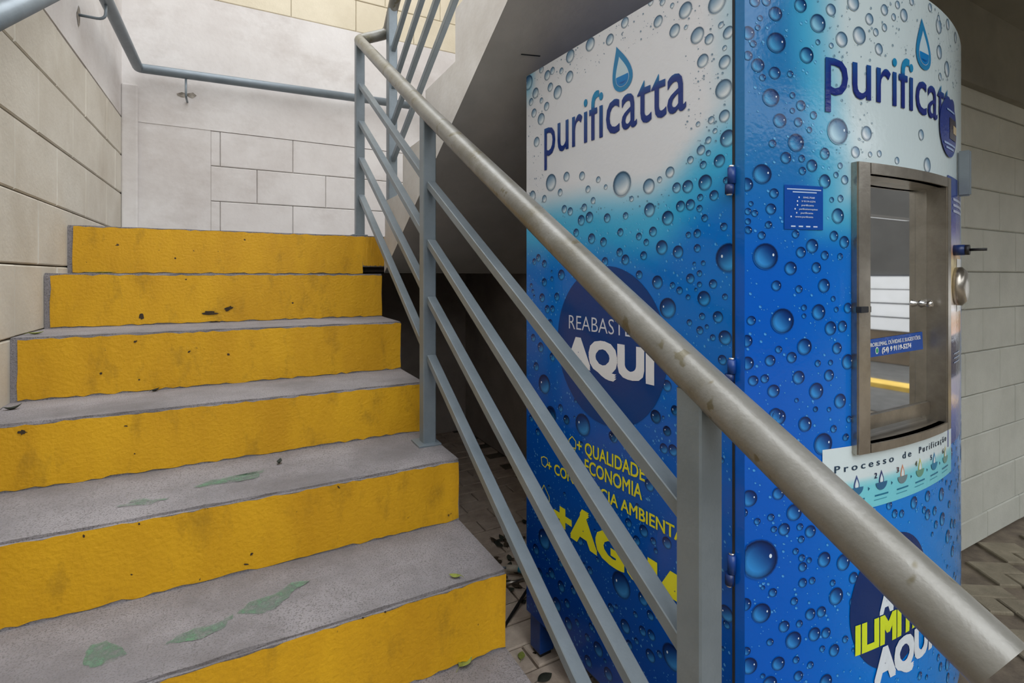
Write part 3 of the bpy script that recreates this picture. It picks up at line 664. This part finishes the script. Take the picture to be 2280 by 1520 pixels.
droplets('droplet_print', S3, side_col, SD, .0005, MD, side_panel, bad_side)
droplets('droplet_print', F3, front_col, FD, .0005, MW, door, bad_front)

# ---- logo: lettering and water drop
NAVY, TEAL = (28, 52, 122), (30, 130, 178)
s0, zb = side_px(1213, 352); s1, _ = side_px(1529, 240)
_, zbase = side_px(1258, 333); _, zbase2 = side_px(1500, 251); _, zx = side_px(1500, 168)
LOGW, LOGX = s0 - s1, zx - zbase2
def logo_col(x, y): return mixc(NAVY, TEAL, sm(y, LOGX * .92, LOGX * 1.12))
letters('logo_lettering', 'purificatta', S3, s0, zbase, LOGW, LOGX, NAVY, .0016, side_panel, .004, 'x', -1, 0, (zbase2 - zbase) / LOGW, logo_col)
a0, zfb = front_px(1836, 212); _, zt = front_px(1905, 140); _, zb_ = front_px(1905, 218)
LW2 = front_px(2085, 250)[0] - a0
fullw, _f = text2d('purificatta', .004); pw, _f = text2d('purifica', .004)
ratio = (max(p[0] for p in fullw) - min(p[0] for p in fullw)) / (max(p[0] for p in pw) - min(p[0] for p in pw))
LW2 *= ratio
LX2 = zt - zb_
letters('logo_lettering', 'purificatta', F3, a0, zb_, LW2, LX2, NAVY, .0016, door, .004, 'x', 1, 0, 0, lambda x, y: mixc((26, 44, 118), TEAL, sm(y, LX2 * .92, LX2 * 1.12)))
def water_drop(P, ac, zc, h, wd, sgn, parent, lean=0):
    def shape(k, dz=0, lo=-9, n=40):
        pts = []
        for i in range(n):
            t = 2 * math.pi * i / n; y = math.cos(t) * .5; x = math.sin(t) * math.sin(t / 2) ** 1.4 * .62
            x, y = x * k, y * k + dz
            y = min(y, lo) if lo > -9 else y
            pts.append((ac + sgn * (x * wd + lean * (y + .5) ** 2 * wd), zc + y * h))
        return pts
    d = flat_poly('logo_drop', P, shape(1), (30, 124, 176), .0015, parent)
    flat_poly('drop_light', P, shape(.66, -.075), (186, 208, 218), .0019, d)
    flat_poly('drop_water', P, shape(.62, -.085, -.17), (8, 120, 190), .0023, d)
    flat_poly('drop_rim', P, shape(.5, -.09, -.30), (0, 88, 160), .0027, d)
sa, sz0 = side_px(1388, 203); _, sz1 = side_px(1380, 100)
wd = side_px(1365, 160)[0] - side_px(1413, 160)[0]
water_drop(S3, sa, (sz0 + sz1) / 2, sz1 - sz0, wd * 1.05, -1, side_panel, -.3)
fa, fz0 = front_px(2056, 156); _, fz1 = front_px(2050, 40)
water_drop(F3, fa, (fz0 + fz1) / 2, fz1 - fz0, (front_px(2074, 120)[0] - front_px(2041, 120)[0]) * 1.1, 1, door, -.15)

# ---- dark disc and slogans on the side
_, dz1 = side_px(1352, 592); _, dz0 = side_px(1375, 956); dl = side_px(1243, 770)[0]; dr = side_px(1487, 800)[0]
circ = lambda a, z, ra, rz, n=64: [(a + ra * math.cos(2 * math.pi * i / n), z + rz * math.sin(2 * math.pi * i / n)) for i in range(n)]
flat_poly('slogan_disc', S3, circ((dl + dr) / 2, (dz0 + dz1) / 2, (dl - dr) / 2, (dz1 - dz0) / 2), (6, 58, 124), .0013, side_panel)
side_text('slogan_lettering', 'REABASTEÇA', 1268, 731, 1461, 701, (206, 214, 224), -.008, .0018)
side_text('slogan_lettering', 'AQUI', 1264, 808, 1458, 747, (226, 228, 232), .05, .0018)
YEL = (226, 222, 48)
side_text('slogan_lettering', '+ QUALIDADE', 1286, 1003, 1437, 976, YEL, .016)
side_text('slogan_lettering', '+ ECONOMIA', 1285, 1040, 1431, 1012, YEL, .016)
side_text('slogan_lettering', '+ CONSCIÊNCIA AMBIENTAL', 1220, 1045, 1542, 1023, YEL, .018)
side_text('slogan_lettering', '+ÁGUA', 1234, 1166, 1552, 1110, YEL, .05)
def outline_icon(pts, closed=True, wpx=2.2):
    vs = []; fs = []
    pts = [side_px(*p) for p in pts]; n = len(pts)
    for i in range(n if closed else n - 1):
        a, b = Vector(pts[i]), Vector(pts[(i + 1) % n]); d = (b - a); nn = Vector((-d.y, d.x)).normalized() * .0012
        k = len(vs); vs += [a + nn, a - nn, b - nn, b + nn]; fs.append((k, k + 1, k + 2, k + 3))
    decal('icon_outline', S3, vs, fs, YEL, .0016, side_panel)
outline_icon([(1275, 971), (1283, 982), (1283, 998), (1275, 996), (1268, 990), (1268, 978)])
outline_icon([(1270, 992), (1268, 1002), (1275, 998), (1281, 1004), (1282, 996)], False)
outline_icon([(1206, 1018), (1212, 1016), (1219, 1020), (1221, 1030), (1215, 1040), (1208, 1033)])
outline_icon([(1212, 1079), (1224, 1106), (1224, 1122), (1216, 1120), (1204, 1098)])

# ---- hinges along the door
for (yt, yb) in ((374, 436), (800, 852), (1232, 1302)):
    _, z1 = side_px(1634, yt); _, z0 = side_px(1634, yb); zm = z0 + (z1 - z0) * .42
    hg = tube('hinge', [(-.007, -.002, zm), (-.007, -.002, z1)], .0075, 'blue', wm, 14)
    tube('hinge_barrel', [(-.009, .001, z0 + .003), (-.009, .001, zm - .001)], .0082, 'navy', hg, 14)
    tube('hinge_pin', [(-.009, .001, z0), (-.009, .001, z0 + .004)], .0062, 'chrome', hg, 12)
    tube('hinge_pin', [(-.007, -.002, z1), (-.007, -.002, z1 + .004)], .0055, 'chrome', hg, 12)
box('door_seam', -.0015, .004, -.0042, .0006, MZ0, MZ1, 'darkgap', wm)

# ---- serving hatch: stainless frame, recess, polished pane
def frame_strip(a_lo, a_hi, z_lo, z_hi, n, h0, h1):
    """proud curved plate between heights h0 (back) and h1 (front)"""
    vs = []; fs = []
    for i in range(n + 1):
        a = a_lo + (a_hi - a_lo) * i / n
        vs += [F3(a, z_lo, h0), F3(a, z_hi, h0), F3(a, z_hi, h1), F3(a, z_lo, h1)]
    for i in range(n):
        for k in range(4): fs.append((i * 4 + k, i * 4 + (k + 1) % 4, i * 4 + 4 + (k + 1) % 4, i * 4 + 4 + k))
    fs += [(3, 2, 1, 0), tuple(n * 4 + k for k in range(4))]
    return vs, fs
hf = None
def hpart(name, a_lo, a_hi, z_lo, z_hi, n, h0=-.002, h1=.014):
    v, f = frame_strip(a_lo, a_hi, z_lo, z_hi, n, h0, h1); o = pyd(name, v, f, 'stainless', door)
    bm = bmesh.new(); bm.from_mesh(o.data); bmesh.ops.recalc_face_normals(bm, faces=bm.faces)
    bmesh.ops.bevel(bm, geom=[e for e in bm.edges if e.calc_length() > .3], offset=.0025, segments=2, affect='EDGES'); bm.to_mesh(o.data); bm.free(); return o
hpart('hatch_frame', aF0, aI0, zF0, zF1, 3); hpart('hatch_frame', aI1, aF1, zF0, zF1, 2)
hpart('hatch_frame', aI0, aI1, zI1, zF1, 16); hpart('hatch_frame', aI0, aI1, zF0, zI0, 16)
HD = .024                                              # depth of the polished pane behind the front
G0, G1 = Vector(F3(aI0, 0, -HD)), Vector(F3(aI1, 0, -HD)); GT = (G1 - G0); GW = GT.length; GT.normalize(); GN = Vector((GT.y, -GT.x, 0))
def P_pane(u, z, e=0): q = G0 + GT * u + GN * e; return (q.x, q.y, z)
def pane_pt(px, py):
    o, d = loc_ray(px, py); t = (G0 - o).dot(GN) / d.dot(GN); p = o + d * t; return (p - G0).dot(GT), p.z
n = 12; aa = [aI0 + (aI1 - aI0) * i / n for i in range(n + 1)]
for a_, u_, fl_ in ((aI0, 0, 0), (aI1, GW, 1)):
    q = [F3(a_, zI0, .01), P_pane(u_, zI0, -.004), P_pane(u_, zI1, -.004), F3(a_, zI1, .01)]
    pyd('hatch_jamb', q, [(3, 2, 1, 0) if fl_ else (0, 1, 2, 3)], 'stainless', door)
for zz, nm in ((zI0, 'hatch_sill'), (zI1, 'hatch_head')):
    vs = []; fs = []
    for k, a in enumerate(aa): vs += [F3(a, zz, .01), P_pane(GW * k / n, zz, -.004)]
    for i in range(n): fs.append((2 * i, 2 * i + 2, 2 * i + 3, 2 * i + 1))
    pyd(nm, vs, fs, 'stainless', door)
def pbox(name, u0, u1, z0, z1, e0, e1, mt):
    vs = [P_pane(u, z, e) for e in (e0, e1) for (u, z) in ((u0, z0), (u1, z0), (u1, z1), (u0, z1))]
    return pyd(name, vs, [(3, 2, 1, 0), (4, 5, 6, 7), (0, 1, 5, 4), (1, 2, 6, 5), (2, 3, 7, 6), (3, 0, 4, 7)], mt, door)
pbox('hatch_pane', 0, GW, zI0, zI1, -.004, 0, 'mirror')
pbox('pane_rail', 0, GW, zI0 + .012, zI0 + .04, .0002, .006, 'stainless')
qz = pane_pt(1975, 484)[1]
pbox('pane_ledge', 0, GW * .72, qz - .003, qz + .003, .0002, .004, 'chrome')
ku, kz = pane_pt(2052, 676); kv = lambda e: Vector(P_pane(ku, kz, e))
kn = tube('knob', [kv(.0002), kv(.008), kv(.018), kv(.021)], [.009, .005, .009, .005], 'chrome', door, 16)
# little latch on the left of the frame
lp = F3((aF0 + aI0) / 2, front_px(1910, 688)[1], .012)
box('latch', aF0 - .003, aI0 + .001, lp[1] - .004, lp[1] + .006, lp[2] - .006, lp[2] + .006, 'darkgap', door, .001)
# blue help sticker on the pane
A, B = pane_pt(1926, 757), pane_pt(1926, 797); A2, B2 = pane_pt(2052, 738), pane_pt(2054, 777)
sk = decal('help_sticker', P_pane, [B, B2, A2, A], [(0, 1, 2, 3)], (18, 74, 158), .0012, door)
st_h = A[1] - B[1]; st_w = A2[0] - A[0]; sl = (A2[1] - A[1]) / st_w; u0 = A[0]
letters('sticker_lettering', 'PROBLEMAS, DÚVIDAS E SUGESTÕES:', P_pane, u0 + st_w * .04, B[1] + st_h * .58, st_w * .92, st_h * .22, (216, 222, 232), .0018, sk, .02, 'H', 1, 0, sl)
letters('sticker_lettering', '(54) 9 9119-5274', P_pane, u0 + st_w * .26, B[1] + st_h * .16 + sl * st_w * .26, st_w * .52, st_h * .28, (230, 234, 240), .0018, sk, .03, 'H', 1, 0, sl)
for rr, cc, ee in ((1, (226, 236, 230), .0018), (.74, (40, 150, 96), .0022)):
    flat_poly('message_icon', P_pane, circ(u0 + st_w * .18, B[1] + st_h * .32 + sl * st_w * .18, st_h * .17 * rr, st_h * .20 * rr, 20), cc, ee, sk)

# ---- contact sticker left of the hatch
ca0, cz1 = front_px(1745, 411); ca1, _ = front_px(1831, 415); _, cz0 = front_px(1745, 510)
cs = rect('contact_sticker', F3, ca0, ca1, cz0, cz1, (10, 70, 156), .0015, door, 8)
cw, chh = ca1 - ca0, cz1 - cz0
for i, (u0, u1) in enumerate(((.06, .94), (.2, .82))): rect('print_line', F3, ca0 + cw * u0, ca0 + cw * u1, cz1 - chh * (.105 + .062 * i), cz1 - chh * (.08 + .062 * i), (170, 196, 230), .0021, cs, 4)
for i, (tx, u0, u1) in enumerate((('3342.7568', .46, .76), ('9 9119-5274', .42, .78), ('purificatta', .42, .74), ('purificattamaquinas', .36, .84), ('purificatta', .40, .72), ('www.purificatta', .26, .72))):
    zz = cz1 - chh * (.29 + .088 * i)
    letters('sticker_lettering', tx, F3, ca0 + cw * u0, zz, cw * (u1 - u0), chh * .036, (196, 214, 238), .0021, cs, .01)
    flat_poly('sticker_dot', F3, circ(ca0 + cw * (u0 - .1), zz + chh * .018, chh * .017, chh * .02, 10), (206, 222, 240), .0021, cs)
for i in range(4): rect('print_line', F3, ca0 + cw * (.16 + .19 * i), ca0 + cw * (.27 + .19 * i), cz0 + chh * .055, cz0 + chh * .085, (190, 210, 236), .0021, cs, 2)

# ---- purification process banner under the hatch
ba0, bz1 = front_px(1830, 1001); ba1, _ = front_px(2116, 960); _, bz0 = front_px(1950, 1126)
bn = rect('process_banner', F3, ba0, ba1, bz0, bz1, None, .0013, door, 24, lambda a, z: mixc((116, 200, 212), (206, 220, 222), sm((z - bz0) / (bz1 - bz0), .36, .50)), 12)
bw, bh = ba1 - ba0, bz1 - bz0
ba = front_px(1856, 1052); bb = front_px(2104, 985)
bwid = bb[0] - ba[0]
for wtx, u0, u1 in (('P r o c e s s o', 0, .40), ('d e', .475, .555), ('P u r i f i c a ç ã o', .635, 1)):
    letters('banner_lettering', wtx, F3, ba[0] + bwid * u0, bz0 + bh * .63, bwid * (u1 - u0), bh * .105, (38, 62, 84), .0019, bn, .012)
for i in range(6):
    a = ba0 + bw * (.17 + .145 * i); cc = ((60, 80, 130), (52, 60, 110), (206, 140, 110), (190, 190, 90), (0, 120, 170), (200, 190, 120))[i]
    dpts = [(a + math.sin(t) * math.sin(t / 2) ** 1.4 * bw * .022, bz0 + bh * .43 + math.cos(t) * bh * .12) for t in [2 * math.pi * j / 20 for j in range(20)]]
    flat_poly('process_drop', F3, dpts, cc, .0019, bn)
    flat_poly('process_drop', F3, [(a + (p[0] - a) * .62, bz0 + bh * .40 + (p[1] - bz0 - bh * .40) * .62) for p in dpts], (206, 222, 226), .0022, bn)
    flat_poly('process_bowl', F3, [(a + math.cos(t) * bw * .036, bz0 + bh * .36 + math.sin(t) * bh * .12) for t in [math.pi + math.pi * j / 10 for j in range(11)]], mixc(cc, (40, 120, 150), .6), .0024, bn)
    if i: letters('step_number', str(i + 1), F3, a - bw * .045, bz0 + bh * .44, bw * .016, bh * .085, mixc(cc, (20, 30, 60), .6), .0024, bn, .02)
    rect('print_line', F3, a - bw * .04, a + bw * .045, bz0 + bh * .155, bz0 + bh * .18, (30, 110, 140), .0019, bn, 3)
    rect('print_line', F3, a - bw * .045, a + bw * .035, bz0 + bh * .095, bz0 + bh * .108, (60, 140, 160), .0019, bn, 3)
    if i < 5: flat_poly('step_arrow', F3, [(a + bw * .065, bz0 + bh * .27), (a + bw * .075, bz0 + bh * .30), (a + bw * .065, bz0 + bh * .33)], (20, 90, 120), .0019, bn)

# ---- dark disc on the lower front
fz1 = front_px(2050, 1160)[1]; fl_a, fzc = front_px(1891, 1372); fr = fz1 - fzc
# the disc is a little narrower across the bow
fd = flat_poly('slogan_disc', F3, circ(fl_a + fr, fzc, fr, fr), (8, 42, 98), .0015, door)
# fan faces cut into the bow, so rebuild it as rings that hug the curve
bpy.data.objects.remove(fd)
pts = [(fl_a + fr, fzc)]; fcs = []; NR, NG = 8, 56
for r_ in range(1, NR + 1): pts += circ(fl_a + fr, fzc, fr * r_ / NR, fr * r_ / NR, NG)
fcs += [(0, 1 + k, 1 + (k + 1) % NG) for k in range(NG)]
for r_ in range(NR - 1): fcs += [(1 + r_ * NG + k, 1 + (r_ + 1) * NG + k, 1 + (r_ + 1) * NG + (k + 1) % NG, 1 + r_ * NG + (k + 1) % NG) for k in range(NG)]
pts = [(min(MW - .001, p[0]), p[1]) for p in pts]
decal('slogan_disc', F3, pts, fcs, (8, 42, 98), .0013, door)
def ftx(s, L_, base, R_, captop, col, off, wid=None): return front_text('slogan_lettering', s, L_, base, R_, captop, col, off, .002, 'H', wid)
w3 = front_px(2046, 1390)[0] - front_px(1900, 1452)[0]
v_, _f = text2d('ILIMIT', .05); v2_, _f = text2d('ILIMITADA', .05); rt = (max(p[0] for p in v2_) - min(p[0] for p in v2_)) / (max(p[0] for p in v_) - min(p[0] for p in v_))
ftx('ILIMITADA', 1902, 1455, 2046, 1392, (206, 220, 44), .05, w3 * rt * .86)
ftx('ÁGUA', 1956, 1366, 2056, 1316, (212, 222, 228), .05)
ftx('AQUI!', 1944, 1520, 2082, 1448, (214, 222, 228), .05)

# ---- strip of photographs and stickers right of the hatch
def px_poly(name, pxs, col, e, parent=None):
    return flat_poly(name, F3, [front_px(*p) for p in pxs], col, e, parent or door)
ra0 = front_px(2108, 600)[0]; ra1 = min(front_px(2137, 600)[0], MW - .012)
ps_ = [(395, (34, 62, 138)), (470, (40, 66, 150)), (500, (70, 70, 150)), (540, (180, 180, 206)), (566, (200, 150, 110)), (580, (226, 208, 160)), (640, (220, 198, 150)), (690, (226, 220, 226)), (702, (206, 160, 120)), (725, (206, 132, 50)), (744, (206, 140, 100)), (748, (24, 48, 92)), (835, (18, 40, 84)), (842, (190, 186, 206)), (890, (150, 146, 190)), (925, (70, 84, 160)), (985, (30, 64, 146))]
pzs = [(front_px(2120, y)[1], c) for y, c in ps_]
def strip_col(a, z):
    for (z1, c1), (z2, c2) in zip(pzs, pzs[1:]):
        if z <= z1 + 1e-6 and z >= z2: return mixc(c1, c2, (z1 - z) / (z1 - z2))
    return pzs[-1][1] if z < pzs[-1][0] else pzs[0][1]
sp = rect('photo_strip', F3, ra0, ra1, pzs[-1][0], pzs[0][0], None, .0014, door, 4, strip_col, 80)
rw = ra1 - ra0
for i in range(3): rect('print_line', F3, ra0 + rw * .3, ra0 + rw * .95, front_px(2120, 446 + 13 * i)[1], front_px(2120, 440 + 13 * i)[1], (170, 180, 214), .002, sp, 3)
for i in range(3): rect('print_line', F3, ra0 + rw * .35, ra0 + rw * .8, front_px(2120, 790 + 10 * i)[1], front_px(2120, 787 + 10 * i)[1], (150, 170, 200), .002, sp, 3)
rect('print_line', F3, ra0 + rw * .55, ra0 + rw * .98, front_px(2120, 605)[1], front_px(2120, 575)[1], (240, 240, 240), .002, sp, 3)
rect('print_line', F3, ra0 + rw * .55, ra0 + rw * .98, front_px(2120, 695)[1], front_px(2120, 672)[1], (240, 240, 240), .002, sp, 3)
# oval sticker beside the logo
oa = front_px(2089, 285)[0]; ob_ = front_px(2126, 285)[0]; oz1 = front_px(2106, 216)[1]; oz0 = front_px(2110, 350)[1]
ov = flat_poly('oval_sticker', F3, circ((oa + ob_) / 2, (oz0 + oz1) / 2, (ob_ - oa) / 2, (oz1 - oz0) / 2, 36), (14, 50, 132), .0028, door)
ow, oh = ob_ - oa, oz1 - oz0
rect('sticker_photo', F3, oa + ow * .5, oa + ow * .92, oz0 + oh * .32, oz0 + oh * .68, (46, 44, 62), .0034, ov, 3)
rect('sticker_photo', F3, oa + ow * .72, oa + ow * .95, oz0 + oh * .44, oz0 + oh * .58, (190, 170, 130), .0038, ov, 3)
for (za, zb2, u0, u1) in ((.78, .81, .35, .8), (.2, .235, .2, .85), (.13, .165, .3, .75)): rect('print_line', F3, oa + ow * u0, oa + ow * u1, oz0 + oh * za, oz0 + oh * zb2, (150, 176, 220), .0036, ov, 3)
# fittings on the right of the front
def fnorm(a): nx = (a - MW / 2) / MR; return Vector((nx, -math.sqrt(1 - nx * nx), 0))
def stick(name, px, y0, y1, lo, hi, wd, m, bev=.002):
    a, z1 = front_px(px, y0); _, z0 = front_px(px, y1); nn = fnorm(a); tt = Vector((-nn.y, nn.x, 0)); p = Vector(F3(a, 0)); vs = []
    for z in (z0, z1):
        for (u, v) in ((-wd / 2, lo), (wd / 2, lo), (wd / 2, hi), (-wd / 2, hi)): q = p + tt * u + nn * v; vs.append((q.x, q.y, z))
    o = pyd(name, vs, [(0, 1, 2, 3), (7, 6, 5, 4), (0, 4, 5, 1), (1, 5, 6, 2), (2, 6, 7, 3), (3, 7, 4, 0)], m, door)
    bm = bmesh.new(); bm.from_mesh(o.data); bmesh.ops.recalc_face_normals(bm, faces=bm.faces); bmesh.ops.bevel(bm, geom=bm.edges[:], offset=bev, segments=2, affect='EDGES'); bm.to_mesh(o.data); bm.free(); return o
stick('handle', 2131, 338, 438, .001, .026, .014, 'steel', .003)
def axis_tube(name, px, py, r, prof, m, seg=20):
    a, z = front_px(px, py); nn = fnorm(a); p = Vector(F3(a, z)); return tube(name, [p + nn * q for q, _ in prof], [k * r for _, k in prof], m, door, seg)
axis_tube('lock_barrel', 2122, 557, .0125, [(0, 1), (.022, 1)], 'navy'); axis_tube('lock_plug', 2122, 557, .0125, [(.022, .96), (.03, .96)], 'black'); axis_tube('lock_key', 2122, 557, .0032, [(.03, 1), (.06, 1)], 'black', 8)
axis_tube('coin_return', 2126, 637, .046, [(0, .96), (.005, 1), (.014, 1), (.022, .78), (.0225, .3)], 'stainless', 28)

# ================================================================== LOOSE THINGS
def leaf(name, px, py, zsurf, L_, W_, rz, m, label, curl=.25, tilt=.1, group=None):
    c = on_z(px, py, zsurf); n = 8; vs = []; fs = []
    for i in range(n + 1):
        t = i / n; wd = W_ / 2 * math.sin(math.pi * min(1, t * 1.02)) ** .8 + .0004; x = (t - .5) * L_; zc = .0015 + curl * L_ * (t - .45) ** 2
        for s in (-1, 0, 1): vs.append((x, s * wd, zc + (abs(s) * wd * tilt * 2)))
    for i in range(n):
        for s in range(2): fs.append((i * 3 + s, i * 3 + s + 3, i * 3 + s + 4, i * 3 + s + 1))
    o = pyd(name, vs, fs, m, None, True); o.location = c; o.rotation_euler = (0, 0, rz); mo = o.modifiers.new('thickness', 'SOLIDIFY'); mo.thickness = .0006
    st_ = tube('stem', [(-L_ * .5, 0, .002 + curl * L_ * .2), (-L_ * .75, 0, .002)], .0006, m, o, 6)
    return tag(o, label, 'leaf', group)
leaf('fallen_leaf', 1036, 1478, E + T[7], .042, .026, .5, 'leaf_green', 'yellow green fallen leaf on the lowest visible tread', .8, .3)
leaf('fallen_leaf', 1013, 1286, E + T[6], .026, .013, 2.6, 'leaf_green', 'small yellow fallen leaf near the right end of the second lowest tread', .9, .3)
leaf('fallen_leaf', 28, 912, E + T[4], .034, .016, .3, 'leaf_black', 'dark curled leaf against the left wall beside the fourth riser', 1.2, .3)
leaf('fallen_leaf', 80, 744, E + T[3], .034, .018, .2, 'leaf_green', 'pale leaf at the left wall under the second yellow riser', .6, .2)
leaf('fallen_leaf', 232, 608, E + T[2], .06, .03, .1, 'leaf_green', 'pale leaf lying at the foot of the topmost yellow riser', .1, .1)
leaf('fallen_leaf', 346, 871, E + T[4], .022, .012, .6, 'leaf_black', 'dark leaf scrap in the middle of the fourth tread', 1.2, .4)
leaf('fallen_leaf', 622, 1032, E + T[5], .018, .012, 1.2, 'leaf_black', 'tiny dark leaf scrap standing on the tread with green smears', 2.0, .5)
leaf('fallen_leaf', 1161, 1462, 0, .03, .02, .9, 'leaf_green', 'olive leaf on the paving between the stairs and the machine leg', .5, .2)
leaf('fallen_leaf', 1213, 1509, 0, .05, .03, .1, 'leaf_black', 'dark grey leaf flat on the paving in front of the machine leg', .1, .05)
for i in range(46):
    px = random.uniform(1088, 1172); py = random.uniform(1150, 1345)
    if px < 1010 + (py - 1030) * .43: continue
    leaf('dry_leaf', px, py, 0, random.uniform(.02, .045), random.uniform(.01, .024), random.uniform(0, 6.28), random.choice(('leaf_dark', 'leaf_dark', 'leaf_black')), 'brown dry leaf in the litter on the paving beside the stairs', random.uniform(.3, 1.1), .3, 'dry leaves between the stairs and the machine')
def ground_line(name, pxs, r, m, label, cat, lift=0, seg=10):
    pts = [on_z(x, y, r + .001 + l) for x, y, l in pxs]; return tag(tube(name, bend(pts, .03, 4) if len(pts) > 2 else pts, r, m, None, seg), label, cat)
ph = ground_line('hose_fitting', [(1128, 1264, .012), (1156, 1266, .012)], .012, 'pvc', 'white plastic hose fitting with a teal collar on the paving by the machine', 'hose fitting', 0, 16)
pp = [on_z(1155, 1266, .026), on_z(1172, 1270, .026)]
tube('collar', pp, .0125, 'teal', ph, 16); tube('hose_stub', [on_z(1112, 1262, .026), on_z(1129, 1264, .026)], .004, 'steel', ph, 10)
ground_line('metal_rod', [(1118, 1302, 0), (1180, 1286, 0)], .006, 'stainless', 'thin grey metal rod lying on the paving beneath the hose fitting', 'rod')
ground_line('black_cable', [(1110, 1418, 0), (1128, 1386, 0), (1174, 1312, .01), (1188, 1290, .03)], .005, 'black', 'black cable running from the paving up behind the machine leg', 'cable')
